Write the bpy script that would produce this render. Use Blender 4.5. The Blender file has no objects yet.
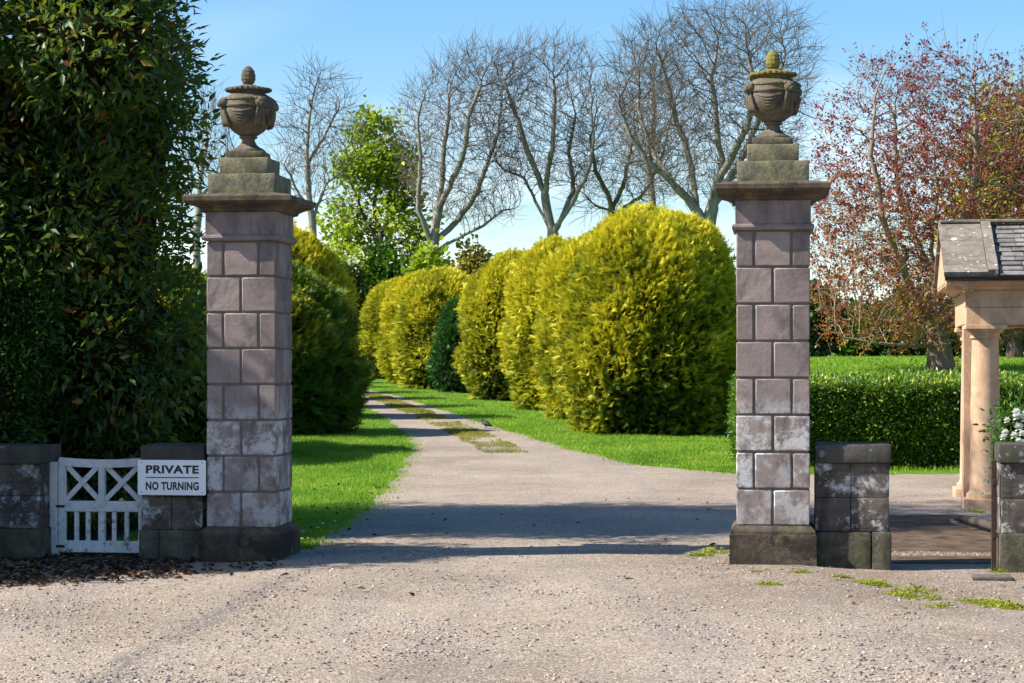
import bpy, bmesh, math, random
import numpy as np
from mathutils import Vector, Matrix, noise as mnoise

random.seed(7)
RNG = np.random.default_rng(7)
sc = bpy.context.scene
COL = sc.collection
R = math.radians
F = 2000.0          # focal length in pixels of the 1024 px frame
HZ = 365.0          # horizon row
EYE = 1.6


def px(x, D):
    return (x - 512.0) * D / F


def pz(y, D):
    return EYE + (HZ - y) * D / F


def sstep(a, b, v):
    t = np.clip((v - a) / (b - a), 0, 1)
    return t * t * (3 - 2 * t)


def ground_z(x, y):
    x = np.asarray(x, float); y = np.asarray(y, float)
    y = y * 0.5
    u = np.clip(y - 12.0, 0, None)
    z = np.where(u < 2, u * u * 0.0065, 0.026 * (u - 1.0))
    z = np.where(u > 45, 0.026 * 44 + 0.006 * (u - 45), z)
    z = z + sstep(15.5, 29, y) * sstep(4.2, 7.5, x) * 1.2
    z = z - 0.035 * sstep(-1.6, -2.4, x) * sstep(5.5, 7.6, y) * sstep(14, 9.5, y)
    z = z - 0.06 * sstep(2.3, 3.0, x) * sstep(5.0, 7.4, y) * sstep(11, 8.6, y)
    z = z + 0.012 * np.sin(x * 0.9 + 1.3) * np.sin(y * 0.7)
    return z


def gz(x, y):
    return float(ground_z(x, y))


# ------------------------------------------------------------------ objects
def tag(o, label=None, cat=None, group=None, kind=None):
    if label: o['label'] = label
    if cat: o['category'] = cat
    if group: o['group'] = group
    if kind: o['kind'] = kind
    return o


def empty(name, loc, rz=0.0, label=None, cat=None, group=None):
    o = bpy.data.objects.new(name, None)
    COL.objects.link(o)
    o.location = loc
    o.rotation_euler = (0, 0, rz)
    o.empty_display_size = 0.2
    return tag(o, label, cat, group)


def link(name, me, mats, parent=None, smooth=False):
    o = bpy.data.objects.new(name, me)
    for m in (mats if isinstance(mats, (list, tuple)) else [mats]):
        me.materials.append(m)
    COL.objects.link(o)
    if parent: o.parent = parent
    if smooth:
        me.polygons.foreach_set('use_smooth', np.ones(len(me.polygons), bool))
    return o


def copy_tree(o, parent=None):
    c = o.copy()
    COL.objects.link(c)
    if parent: c.parent = parent
    for ch in o.children:
        copy_tree(ch, c)
    return c


def mesh_np(name, V, faces, tint=None, matidx=None):
    """faces: list of (M,k) int arrays"""
    me = bpy.data.meshes.new(name)
    V = np.asarray(V, np.float32)
    me.vertices.add(len(V))
    me.vertices.foreach_set('co', V.ravel())
    faces = [np.asarray(f, np.int32) for f in faces if len(f)]
    nl = sum(f.size for f in faces); nf = sum(len(f) for f in faces)
    me.loops.add(nl)
    me.loops.foreach_set('vertex_index', np.concatenate([f.ravel() for f in faces]))
    tot = np.concatenate([np.full(len(f), f.shape[1], np.int32) for f in faces])
    st = np.concatenate([[0], np.cumsum(tot)[:-1]]).astype(np.int32)
    me.polygons.add(nf)
    me.polygons.foreach_set('loop_start', st)
    me.polygons.foreach_set('loop_total', tot)
    if matidx is not None:
        me.polygons.foreach_set('material_index', np.asarray(matidx, np.int32))
    me.update(calc_edges=True)
    if tint is not None:
        a = me.attributes.new('tint', 'FLOAT', 'POINT')
        a.data.foreach_set('value', np.asarray(tint, np.float32))
    me.validate()
    return me


class MB:
    def __init__(self):
        self.bm = bmesh.new()

    def box(self, x0, x1, y0, y1, z0, z1, bev=0.0, seg=1, mat=None, jit=0.0):
        r = bmesh.ops.create_cube(self.bm, size=1.0)
        vs = r['verts']
        M = Matrix.Translation(((x0 + x1) / 2, (y0 + y1) / 2, (z0 + z1) / 2)) @ Matrix.Diagonal((x1 - x0, y1 - y0, z1 - z0, 1))
        if mat is not None: M = mat @ M
        bmesh.ops.transform(self.bm, matrix=M, verts=vs)
        if jit:
            for v in vs:
                v.co += Vector((random.uniform(-jit, jit), random.uniform(-jit, jit), random.uniform(-jit, jit)))
        if bev > 0:
            es = list({e for v in vs for e in v.link_edges})
            bmesh.ops.bevel(self.bm, geom=es, offset=bev, segments=seg, affect='EDGES', profile=0.5)
        return self

    def loft(self, rings, close=True, cap=True):
        bm = self.bm
        vr = [[bm.verts.new(p) for p in ring] for ring in rings]
        n = len(vr[0])
        for a, b in zip(vr[:-1], vr[1:]):
            for i in range(n if close else n - 1):
                j = (i + 1) % n
                bm.faces.new((a[i], a[j], b[j], b[i]))
        if cap:
            bm.faces.new(list(reversed(vr[0])))
            bm.faces.new(vr[-1])
        return self

    def square(self, prof, cx=0, cy=0):
        return self.loft([[(cx - h, cy - h, z), (cx + h, cy - h, z), (cx + h, cy + h, z), (cx - h, cy + h, z)] for h, z in prof])

    def lathe(self, prof, n=40, c=(0, 0, 0), mod=None):
        rings = []
        for k, (r, z) in enumerate(prof):
            ring = []
            for i in range(n):
                a = 2 * math.pi * i / n
                rr = r if mod is None else r * mod(a, k, z)
                ring.append((c[0] + rr * math.cos(a), c[1] + rr * math.sin(a), c[2] + z))
            rings.append(ring)
        return self.loft(rings)

    def tube(self, pts, rad, n=8):
        pts = [Vector(p) for p in pts]
        if not isinstance(rad, (list, tuple)): rad = [rad] * len(pts)
        rings = []
        ref = None
        for i, p in enumerate(pts):
            d = (pts[min(i + 1, len(pts) - 1)] - pts[max(i - 1, 0)]).normalized()
            if ref is None:
                ref = Vector((0, 0, 1)) if abs(d.z) < 0.9 else Vector((1, 0, 0))
            u = d.cross(ref).normalized(); w = u.cross(d).normalized()
            ref = w
            rings.append([p + (u * math.cos(2 * math.pi * k / n) + w * math.sin(2 * math.pi * k / n)) * rad[i] for k in range(n)])
        return self.loft(rings)

    def ball(self, c, r, sub=2, scale=(1, 1, 1)):
        M = Matrix.Translation(c) @ Matrix.Diagonal((r * scale[0], r * scale[1], r * scale[2], 1))
        bmesh.ops.create_icosphere(self.bm, subdivisions=sub, radius=1.0, matrix=M)
        return self

    def prism(self, poly, y0, y1):
        """poly of (x,z) extruded along y"""
        return self.loft([[(x, y0, z) for x, z in poly], [(x, y1, z) for x, z in poly]])

    def wear(self, amp, scale=6.0, cuts=0, maxlen=0.12):
        bm = self.bm
        for _ in range(cuts):
            es = [e for e in bm.edges if e.calc_length() > maxlen]
            if not es: break
            bmesh.ops.subdivide_edges(bm, edges=es, cuts=1, use_grid_fill=True)
        for v in bm.verts:
            n = mnoise.noise_vector(v.co * scale)
            n2 = mnoise.noise_vector(v.co * scale * 3.1)
            v.co += (n + 0.5 * n2) * amp
        return self

    def build(self, name, mats, parent=None, smooth=False, angle=None):
        bmesh.ops.recalc_face_normals(self.bm, faces=self.bm.faces)
        me = bpy.data.meshes.new(name)
        self.bm.to_mesh(me); self.bm.free()
        o = link(name, me, mats, parent, smooth)
        if angle is not None:
            me.polygons.foreach_set('use_smooth', np.ones(len(me.polygons), bool))
            try: me.set_sharp_from_angle(angle=R(angle))
            except Exception: pass
        return o


# ------------------------------------------------------------------ materials
class Mat:
    def __init__(self, name):
        self.m = bpy.data.materials.new(name); self.m.use_nodes = True
        self.nt = self.m.node_tree; self.nt.nodes.clear()
        self.out = self.n('ShaderNodeOutputMaterial')

    def n(self, t, **kw):
        nd = self.nt.nodes.new(t)
        for k, v in kw.items(): setattr(nd, k, v)
        return nd

    def l(self, a, b): self.nt.links.new(a, b)

    def coord(self, kind='Object'):
        return self.n('ShaderNodeTexCoord').outputs[kind]

    def mapping(self, vec, scale=(1, 1, 1), rot=(0, 0, 0)):
        mp = self.n('ShaderNodeMapping')
        mp.inputs['Scale'].default_value = scale; mp.inputs['Rotation'].default_value = rot
        self.l(vec, mp.inputs['Vector']); return mp.outputs[0]

    def noise(self, vec, scale, detail=4, rough=0.6, dist=0.0):
        t = self.n('ShaderNodeTexNoise')
        t.inputs['Scale'].default_value = scale; t.inputs['Detail'].default_value = detail
        t.inputs['Roughness'].default_value = rough; t.inputs['Distortion'].default_value = dist
        if vec is not None: self.l(vec, t.inputs['Vector'])
        return t.outputs['Fac']

    def voronoi(self, vec, scale, feature='F1', out='Distance'):
        t = self.n('ShaderNodeTexVoronoi', feature=feature)
        t.inputs['Scale'].default_value = scale
        self.l(vec, t.inputs['Vector']); return t.outputs[out]

    def ramp(self, fac, stops, interp='LINEAR'):
        if len(stops) == 1: stops = [stops[0], (1.0, stops[0][1])]
        r = self.n('ShaderNodeValToRGB'); r.color_ramp.interpolation = interp
        els = r.color_ramp.elements
        while len(els) < len(stops): els.new(0.5)
        for e, (p, c) in zip(els, stops):
            e.position = p
            e.color = (c, c, c, 1) if isinstance(c, (int, float)) else (*c, 1)
        self.l(fac, r.inputs['Fac']); return r.outputs['Color']

    def mix(self, fac, a, b, mode='MIX'):
        m = self.n('ShaderNodeMix', data_type='RGBA', blend_type=mode)
        for sock, v in ((m.inputs['Factor'], fac), (m.inputs['A'], a), (m.inputs['B'], b)):
            if hasattr(v, 'links') or hasattr(v, 'is_linked'): self.l(v, sock)
            elif isinstance(v, (int, float)): sock.default_value = v if sock.type == 'VALUE' else (v, v, v, 1)
            else: sock.default_value = (*v, 1)
        # RGBA sockets share names with other types: pick the colour ones
        return m.outputs['Result']

    def math(self, op, a, b=None, clamp=False):
        m = self.n('ShaderNodeMath', operation=op, use_clamp=clamp)
        for i, v in enumerate((a, b)):
            if v is None: continue
            if isinstance(v, (int, float)): m.inputs[i].default_value = v
            else: self.l(v, m.inputs[i])
        return m.outputs[0]

    def sep(self, vec):
        s = self.n('ShaderNodeSeparateXYZ'); self.l(vec, s.inputs[0]); return s.outputs

    def maprange(self, v, a, b, c=0.0, d=1.0):
        m = self.n('ShaderNodeMapRange', clamp=True)
        for i, x in zip((1, 2, 3, 4), (a, b, c, d)): m.inputs[i].default_value = x
        self.l(v, m.inputs[0]); return m.outputs[0]

    def bump(self, h, strength=0.4, dist=0.02, normal=None):
        b = self.n('ShaderNodeBump'); b.inputs['Strength'].default_value = strength
        b.inputs['Distance'].default_value = dist
        self.l(h, b.inputs['Height'])
        if normal is not None: self.l(normal, b.inputs['Normal'])
        return b.outputs[0]

    def principled(self, color, rough=0.85, spec=0.3, normal=None):
        p = self.n('ShaderNodeBsdfPrincipled')
        if isinstance(color, tuple): p.inputs['Base Color'].default_value = (*color, 1)
        else: self.l(color, p.inputs['Base Color'])
        if isinstance(rough, (int, float)): p.inputs['Roughness'].default_value = rough
        else: self.l(rough, p.inputs['Roughness'])
        p.inputs['Specular IOR Level'].default_value = spec
        if normal is not None: self.l(normal, p.inputs['Normal'])
        self.l(p.outputs[0], self.out.inputs['Surface'])
        return p


def mixfix():
    """Mix node RGBA sockets are indexes 6,7 / output 2"""
    def mix(self, fac, a, b, mode='MIX'):
        m = self.n('ShaderNodeMix', data_type='RGBA', blend_type=mode)
        socks = (m.inputs[0], m.inputs[6], m.inputs[7])
        for s, v in zip(socks, (fac, a, b)):
            if isinstance(v, (int, float)):
                s.default_value = v if s.type == 'VALUE' else (v, v, v, 1)
            elif isinstance(v, tuple): s.default_value = (*v, 1)
            else: self.l(v, s)
        return m.outputs[2]
    Mat.mix = mix


mixfix()


def island(M):
    return M.n('ShaderNodeNewGeometry').outputs['Random Per Island']


def stone_mat(name, tones, stain=(0.07, 0.06, 0.05), stain_amt=0.5, lichen=(0.62, 0.62, 0.6), lich_lo=0.3, lich_hi=1.3,
              lich_amt=0.0, moss=None, moss_amt=0.0, grain=1.0, bump=0.5, seed=0.0, bed=0.35, spots=0.0):
    bedamt = bed
    M = Mat(name)
    co = M.coord('Object')
    mp = M.n('ShaderNodeMapping'); mp.inputs['Location'].default_value = (seed * 3.7, seed * 1.3, seed * 2.1)
    M.l(co, mp.inputs['Vector']); v = mp.outputs[0]
    col = M.ramp(island(M), [(i / max(1, len(tones) - 1), t) for i, t in enumerate(tones)])
    col = M.mix(M.ramp(M.noise(v, 3.2, 6, 0.65, 0.4), [(0.3, 0.0), (0.75, 0.75)]), col,
                M.mix(0.62, col, stain), 'MIX')
    # horizontal bedding streaks
    bed = M.noise(M.mapping(v, (2.0, 2.0, 26.0)), 1.0, 5, 0.6)
    col = M.mix(M.ramp(bed, [(0.35, 0.0), (0.7, bedamt)]), col, M.mix(0.5, col, (0.42, 0.34, 0.29)))
    if stain_amt:
        st = M.ramp(M.noise(M.mapping(v, (1.0, 1.0, 0.55)), 4.5, 7, 0.7, 0.8), [(0.52 - 0.2 * stain_amt, 0.0), (0.72 - 0.15 * stain_amt, 0.85)])
        col = M.mix(st, col, stain)
    if moss_amt:
        ms = M.ramp(M.noise(v, 7.0, 6, 0.7), [(0.58 - 0.25 * moss_amt, 0.0), (0.7 - 0.2 * moss_amt, 0.9)])
        col = M.mix(ms, col, moss)
    if lich_amt:
        z = M.sep(co)[2]
        zm = M.math('MULTIPLY', M.maprange(z, lich_lo - 0.15, lich_lo), M.maprange(z, lich_hi + 0.25, lich_hi))
        li = M.ramp(M.noise(v, 5.5, 10, 0.78, 0.1), [(0.62 - 0.2 * lich_amt, 0.0), (0.72 - 0.2 * lich_amt, 0.8)])
        li = M.math('MULTIPLY', li, M.ramp(M.math('FRACT', M.math('MULTIPLY', island(M), 7.31)), [(0.0, 0.35), (0.5, 1.0)]))
        col = M.mix(M.math('MULTIPLY', li, zm), col, lichen)
    if spots:
        for sc_, sd_ in ((7.0, 0.17), (16.0, 0.2)):
            wv = M.n('ShaderNodeVectorMath', operation='ADD'); M.l(v, wv.inputs[0])
            nn_ = M.n('ShaderNodeTexNoise'); nn_.inputs['Scale'].default_value = 18; M.l(v, nn_.inputs['Vector'])
            sv_ = M.n('ShaderNodeVectorMath', operation='SCALE'); sv_.inputs['Scale'].default_value = 0.05; M.l(nn_.outputs['Color'], sv_.inputs[0]); M.l(sv_.outputs[0], wv.inputs[1])
            ds = M.voronoi(wv.outputs[0], sc_); cs = M.sep(M.voronoi(wv.outputs[0], sc_, out='Color'))[0]
            rad_ = M.math('MULTIPLY', M.ramp(cs, [(0.55, 0.0), (1.0, 1.0)]), sd_ + 0.12)
            sp = M.ramp(M.math('SUBTRACT', rad_, ds), [(0.0, 0.0), (0.03, 0.9)])
            col = M.mix(M.math('MULTIPLY', sp, spots), col, lichen)
    fine = M.noise(v, 160 * grain, 3, 0.6)
    col = M.mix(M.ramp(fine, [(0.3, 0.35), (0.5, 0.0)]), col, M.mix(0.5, col, (0.03, 0.03, 0.03)))
    h = M.math('ADD', M.math('MULTIPLY', fine, 0.25), M.noise(v, 22, 8, 0.7))
    nrm = M.bump(h, bump, 0.02)
    M.principled(col, 0.92, 0.2, nrm)
    return M.m


def leaf_mat(name, stops, trans=0.3, rough=0.5, spec=0.35, tcol=None):
    M = Mat(name)
    at = M.n('ShaderNodeAttribute', attribute_name='tint')
    col = M.ramp(at.outputs['Fac'], stops)
    p = M.n('ShaderNodeBsdfPrincipled')
    M.l(col, p.inputs['Base Color'])
    p.inputs['Roughness'].default_value = rough
    p.inputs['Specular IOR Level'].default_value = spec
    t = M.n('ShaderNodeBsdfTranslucent')
    tc = M.mix(0.5, col, tcol if tcol else (0.35, 0.42, 0.03), 'MIX') if tcol is not False else col
    M.l(tc, t.inputs['Color'])
    ms = M.n('ShaderNodeMixShader'); ms.inputs[0].default_value = trans
    M.l(p.outputs[0], ms.inputs[1]); M.l(t.outputs[0], ms.inputs[2])
    M.l(ms.outputs[0], M.out.inputs['Surface'])
    return M.m


def bark_mat(name, a, b, moss=None, scale=4.0):
    M = Mat(name)
    v = M.coord('Object')
    n1 = M.noise(M.mapping(v, (1, 1, 0.35)), scale, 6, 0.7)
    col = M.ramp(n1, [(0.3, a), (0.7, b)])
    if moss:
        col = M.mix(M.ramp(M.noise(v, 1.3, 4, 0.6), [(0.45, 0.0), (0.65, 0.7)]), col, moss)
    M.principled(col, 0.95, 0.15, M.bump(M.noise(M.mapping(v, (1, 1, 0.2)), scale * 5, 5, 0.7), 0.6, 0.03))
    return M.m


def plain(name, color, rough=0.7, spec=0.3, var=0.2, scale=20, bump=0.15):
    M = Mat(name)
    v = M.coord('Object')
    c2 = tuple(c * (1 - var) for c in color)
    col = M.ramp(M.noise(v, scale, 5, 0.65), [(0.3, c2), (0.7, color)])
    M.principled(col, rough, spec, M.bump(M.noise(v, scale * 4, 4, 0.6), bump, 0.01))
    return M.m


PIER_TONES = [(0.175, 0.135, 0.13), (0.32, 0.25, 0.225), (0.24, 0.19, 0.185), (0.37, 0.305, 0.265), (0.19, 0.145, 0.15), (0.30, 0.24, 0.22)]
m_pier = stone_mat('sandstone_blocks', PIER_TONES, stain=(0.10, 0.085, 0.08), stain_amt=0.35, lichen=(0.56, 0.56, 0.56), lich_lo=0.3, lich_hi=1.15, lich_amt=0.78, bump=0.28, seed=2.0)
m_mortar = plain('recessed_joints', (0.15, 0.13, 0.115), 0.95, 0.1)
m_plinth = stone_mat('plinth_stone', [(0.13, 0.10, 0.075)], bed=0.1, stain=(0.03, 0.025, 0.018), stain_amt=1.0, moss=(0.15, 0.125, 0.085), moss_amt=0.2, bump=1.6)
m_cornice = stone_mat('cornice_stone', [(0.17, 0.125, 0.095)], bed=0.1, stain=(0.04, 0.034, 0.026), stain_amt=1.0, moss=(0.13, 0.12, 0.05), moss_amt=0.3, bump=0.7)
m_step = stone_mat('mossy_step_stone', [(0.24, 0.22, 0.14), (0.28, 0.25, 0.18)], stain=(0.08, 0.075, 0.045), stain_amt=0.7, moss=(0.24, 0.23, 0.10), moss_amt=0.35, bump=0.9)
m_urn = stone_mat('urn_stone', [(0.20, 0.165, 0.125)], bed=0.0, stain=(0.045, 0.04, 0.03), stain_amt=0.7, moss=(0.17, 0.15, 0.06), moss_amt=0.25, bump=0.8, grain=1.3)
m_urn_moss = stone_mat('mossy_urn_stone', [(0.18, 0.15, 0.07)], bed=0.0, stain=(0.05, 0.045, 0.02), stain_amt=0.6, moss=(0.23, 0.20, 0.04), moss_amt=0.75, bump=0.8, grain=1.3)
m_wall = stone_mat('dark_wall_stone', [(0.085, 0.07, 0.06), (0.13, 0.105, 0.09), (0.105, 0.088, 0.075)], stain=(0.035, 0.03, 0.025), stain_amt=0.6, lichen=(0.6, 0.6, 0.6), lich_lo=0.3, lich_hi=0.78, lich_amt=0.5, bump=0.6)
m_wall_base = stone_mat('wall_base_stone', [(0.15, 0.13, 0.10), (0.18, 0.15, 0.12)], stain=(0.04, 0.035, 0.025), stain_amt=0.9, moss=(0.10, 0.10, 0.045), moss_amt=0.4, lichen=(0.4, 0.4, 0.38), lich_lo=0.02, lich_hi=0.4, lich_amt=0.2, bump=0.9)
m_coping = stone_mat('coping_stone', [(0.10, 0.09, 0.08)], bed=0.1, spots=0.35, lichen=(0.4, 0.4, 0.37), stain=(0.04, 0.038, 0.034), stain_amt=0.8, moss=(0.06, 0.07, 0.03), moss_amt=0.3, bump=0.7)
m_porch = stone_mat('pink_porch_stone', [(0.60, 0.41, 0.27)], bed=0.12, stain=(0.36, 0.22, 0.13), stain_amt=0.4, bump=0.3)
m_skew = stone_mat('lichened_roof_slab', [(0.25, 0.215, 0.17), (0.30, 0.26, 0.205)], stain=(0.11, 0.09, 0.07), stain_amt=0.5, lichen=(0.72, 0.7, 0.66), spots=0.9, bump=0.8)
m_slate = stone_mat('roof_slate', [(0.13, 0.125, 0.12), (0.30, 0.285, 0.27), (0.19, 0.18, 0.17), (0.40, 0.385, 0.36)], stain=(0.08, 0.072, 0.065), stain_amt=0.4, bump=0.4)
m_kerbstone = plain('kerb_stone', (0.16, 0.14, 0.12), 0.9, 0.2, 0.5, 12, 0.5)
m_black = plain('black_gutter_paint', (0.012, 0.012, 0.014), 0.35, 0.5)
m_iron = plain('rusty_iron', (0.06, 0.035, 0.022), 0.8, 0.3, 0.6, 30)


def worn_white():
    M = Mat('worn_white_paint')
    v = M.coord('Object')
    col = M.ramp(M.noise(v, 9, 6, 0.7), [(0.3, (0.50, 0.50, 0.48)), (0.65, (0.66, 0.66, 0.64))])
    z = M.sep(v)[2]
    rust = M.ramp(M.noise(v, 14, 7, 0.75), [(0.55, 0.0), (0.63, 0.9)])
    low = M.maprange(z, 0.45, 0.05, 0.25, 1.0)
    col = M.mix(M.math('MULTIPLY', rust, low), col, (0.16, 0.085, 0.04))
    chip = M.ramp(M.noise(v, 21, 5, 0.7), [(0.60, 0.0), (0.63, 1.0)])
    col = M.mix(M.math('MULTIPLY', chip, low), col, (0.06, 0.07, 0.06))
    M.principled(col, 0.55, 0.35, M.bump(M.noise(v, 60, 4, 0.6), 0.2, 0.01))
    return M.m


m_white = worn_white()
m_signwhite = plain('white_sign_enamel', (0.80, 0.80, 0.80), 0.35, 0.5, 0.05, 8, 0.02)
m_signblack = plain('black_lettering', (0.012, 0.012, 0.02), 0.4, 0.4, 0.1)


def gravel_mat():
    M = Mat('pale_gravel')
    v = M.coord('Object')
    big = M.noise(v, 0.55, 5, 0.6, 0.5)
    col = M.ramp(big, [(0.25, (0.205, 0.160, 0.118)), (0.5, (0.315, 0.255, 0.193)), (0.75, (0.40, 0.33, 0.258))])
    warm = M.ramp(M.noise(v, 1.7, 4, 0.6), [(0.5, 0.0), (0.72, 0.55)])
    col = M.mix(warm, col, (0.42, 0.30, 0.20))
    # worn wheel lines sweeping out of the drive
    tr = M.noise(M.mapping(v, (1.6, 0.16, 1), (0, 0, R(-13))), 1.0, 4, 0.55)
    col = M.mix(M.ramp(tr, [(0.52, 0.0), (0.7, 0.55)]), col, (0.24, 0.205, 0.185))
    gx_, gy_, gz_ = M.sep(v)
    dirt = M.math('MULTIPLY', M.math('MULTIPLY', M.maprange(gx_, 0.3, 1.6), M.math('MULTIPLY', M.maprange(gy_, 12.2, 14.2), M.maprange(gy_, 19.0, 16.5))), M.ramp(M.noise(v, 1.9, 6, 0.7), [(0.35, 0.25), (0.6, 0.9)]))
    col = M.mix(dirt, col, (0.20, 0.145, 0.10))
    col = M.mix(M.ramp(M.noise(M.mapping(v, (1, 0.45, 1)), 3.2, 6, 0.7), [(0.5, 0.0), (0.75, 0.5)]), col, (0.25, 0.20, 0.165))
    yy = M.math('SUBTRACT', gy_, 10.0)
    wob = M.math('MULTIPLY', M.math('SUBTRACT', M.noise(v, 0.9, 4, 0.6), 0.5), 0.5)
    for a0, b0, c0, wd, st in ((-2.03, 0.02, 0.012, 0.17, 1.0), (-0.55, 0.05, 0.012, 0.16, 0.35), (1.0, -0.02, -0.006, 0.17, 0.35), (2.4, -0.05, -0.008, 0.15, 0.4), (-3.4, 0.10, 0.02, 0.12, 0.4)):
        cx = M.math('ADD', M.math('ADD', a0, M.math('MULTIPLY', yy, b0)), M.math('MULTIPLY', M.math('MULTIPLY', yy, yy), c0))
        dd_ = M.math('ABSOLUTE', M.math('ADD', M.math('SUBTRACT', gx_, cx), wob))
        tk = M.math('MULTIPLY', M.math('MULTIPLY', M.maprange(dd_, wd, wd * 0.2), st), M.ramp(M.noise(v, 5.0, 6, 0.75), [(0.3, 0.2), (0.65, 1.0)]))
        col = M.mix(M.math('MULTIPLY', tk, M.maprange(gy_, 17.0, 15.0)), col, (0.17, 0.145, 0.13))
    cell = M.voronoi(v, 62.0, out='Color')
    cv = M.sep(cell)[0]
    col = M.mix(M.ramp(cv, [(0.0, 0.75), (0.16, 0.45), (0.3, 0.0), (1.0, 0.0)]), col, (0.11, 0.095, 0.085))
    col = M.mix(M.ramp(cv, [(0.8, 0.0), (0.95, 0.45)]), col, (0.62, 0.56, 0.5))
    cell2 = M.sep(M.voronoi(v, 150.0, out='Color'))[1]
    col = M.mix(M.ramp(cell2, [(0.0, 0.5), (0.35, 0.0)]), col, (0.15, 0.125, 0.11))
    d = M.voronoi(v, 62.0)
    d2 = M.voronoi(v, 150.0)
    h = M.math('SUBTRACT', 1.0, M.math('ADD', d, M.math('MULTIPLY', d2, 0.5)))
    h = M.math('ADD', h, M.math('MULTIPLY', M.noise(v, 7, 6, 0.7), 1.6))
    M.principled(col, 0.95, 0.15, M.bump(h, 0.55, 0.012))
    return M.m


m_gravel = gravel_mat()


def soil_grass_mat():
    M = Mat('turf_soil')
    v = M.coord('Object')
    col = M.ramp(M.noise(v, 2.2, 7, 0.7), [(0.25, (0.06, 0.13, 0.012)), (0.55, (0.10, 0.21, 0.014)), (0.8, (0.16, 0.25, 0.03))])
    x, y, z = M.sep(v)
    # bare earth under the evergreen and the near strip
    bare = M.math('MULTIPLY', M.maprange(x, -3.2, -3.9), M.maprange(y, 30.0, 26.0))
    col = M.mix(bare, col, (0.05, 0.036, 0.024))
    M.principled(col, 0.95, 0.15, M.bump(M.noise(v, 40, 5, 0.7), 0.6, 0.03))
    return M.m


m_turf = soil_grass_mat()
m_shaded_earth = plain('shaded_earth_brown', (0.15, 0.105, 0.072), 0.95, 0.1, 0.7, 5, 0.9)  # brown earth with the evergreen's shadow painted into its tone

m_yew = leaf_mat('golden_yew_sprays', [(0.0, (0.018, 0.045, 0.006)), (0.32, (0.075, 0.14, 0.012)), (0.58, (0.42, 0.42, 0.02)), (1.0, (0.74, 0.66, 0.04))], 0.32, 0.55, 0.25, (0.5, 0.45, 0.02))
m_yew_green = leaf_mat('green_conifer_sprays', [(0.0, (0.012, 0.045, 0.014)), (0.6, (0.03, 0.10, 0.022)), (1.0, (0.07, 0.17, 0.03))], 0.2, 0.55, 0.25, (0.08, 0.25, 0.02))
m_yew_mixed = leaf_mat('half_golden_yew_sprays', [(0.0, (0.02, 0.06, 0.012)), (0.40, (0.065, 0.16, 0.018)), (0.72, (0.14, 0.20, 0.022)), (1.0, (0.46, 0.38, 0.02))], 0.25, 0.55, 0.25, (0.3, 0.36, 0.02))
m_core = plain('dark_crown_filler', (0.022, 0.018, 0.009), 1.0, 0.0, 0.5, 9)  # added opaque filler; its dark colour stands in for shade inside crowns
m_evergreen = leaf_mat('glossy_evergreen_leaves', [(0.0, (0.014, 0.042, 0.011)), (0.5, (0.032, 0.085, 0.015)), (0.78, (0.08, 0.15, 0.018)), (0.90, (0.20, 0.22, 0.022)), (0.95, (0.30, 0.22, 0.025)), (1.0, (0.34, 0.11, 0.025))], 0.36, 0.45, 0.35, (0.30, 0.38, 0.02))
m_shrub = leaf_mat('bright_shrub_leaves', [(0.0, (0.02, 0.07, 0.008)), (0.6, (0.045, 0.13, 0.012)), (1.0, (0.12, 0.24, 0.02))], 0.3, 0.4, 0.4, (0.2, 0.4, 0.02))
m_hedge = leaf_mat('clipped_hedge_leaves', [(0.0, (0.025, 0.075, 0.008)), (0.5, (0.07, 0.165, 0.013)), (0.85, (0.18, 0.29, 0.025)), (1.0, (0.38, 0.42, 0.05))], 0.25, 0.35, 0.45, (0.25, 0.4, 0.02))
m_spring = leaf_mat('fresh_spring_leaves', [(0.0, (0.13, 0.22, 0.012)), (0.6, (0.30, 0.40, 0.02)), (1.0, (0.46, 0.48, 0.04))], 0.4, 0.5, 0.3, (0.4, 0.5, 0.02))
m_olive = leaf_mat('yellowish_spring_leaves', [(0.0, (0.16, 0.15, 0.02)), (0.6, (0.30, 0.27, 0.03)), (1.0, (0.40, 0.36, 0.05))], 0.35, 0.5, 0.3, (0.5, 0.42, 0.03))
m_red = leaf_mat('young_copper_leaves', [(0.0, (0.15, 0.02, 0.045)), (0.4, (0.27, 0.04, 0.055)), (0.6, (0.30, 0.075, 0.03)), (0.82, (0.36, 0.17, 0.03)), (1.0, (0.28, 0.25, 0.04))], 0.35, 0.5, 0.3, (0.4, 0.08, 0.04))
m_woods = leaf_mat('dark_shrubbery_leaves', [(0.0, (0.012, 0.03, 0.010)), (0.6, (0.03, 0.06, 0.015)), (1.0, (0.08, 0.11, 0.02))], 0.2, 0.5, 0.3)
m_grass = leaf_mat('lawn_blades', [(0.0, (0.085, 0.17, 0.014)), (0.5, (0.19, 0.36, 0.018)), (0.85, (0.32, 0.43, 0.035)), (1.0, (0.42, 0.40, 0.10))], 0.40, 0.5, 0.3, (0.25, 0.5, 0.02))
m_track = leaf_mat('dry_track_grass', [(0.0, (0.12, 0.16, 0.02)), (0.5, (0.22, 0.24, 0.03)), (1.0, (0.36, 0.28, 0.07))], 0.3, 0.6, 0.2, (0.4, 0.4, 0.04))
m_weed = leaf_mat('yellow_green_weed', [(0.0, (0.16, 0.20, 0.02)), (1.0, (0.36, 0.36, 0.04))], 0.3, 0.6, 0.2)
m_litter = leaf_mat('brown_dead_leaves', [(0.0, (0.035, 0.018, 0.010)), (0.6, (0.09, 0.048, 0.025)), (1.0, (0.20, 0.13, 0.07))], 0.1, 0.7, 0.2, False)
m_petal = leaf_mat('white_petals', [(0.0, (0.78, 0.78, 0.72)), (1.0, (0.85, 0.85, 0.82))], 0.25, 0.6, 0.2, False)
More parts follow.
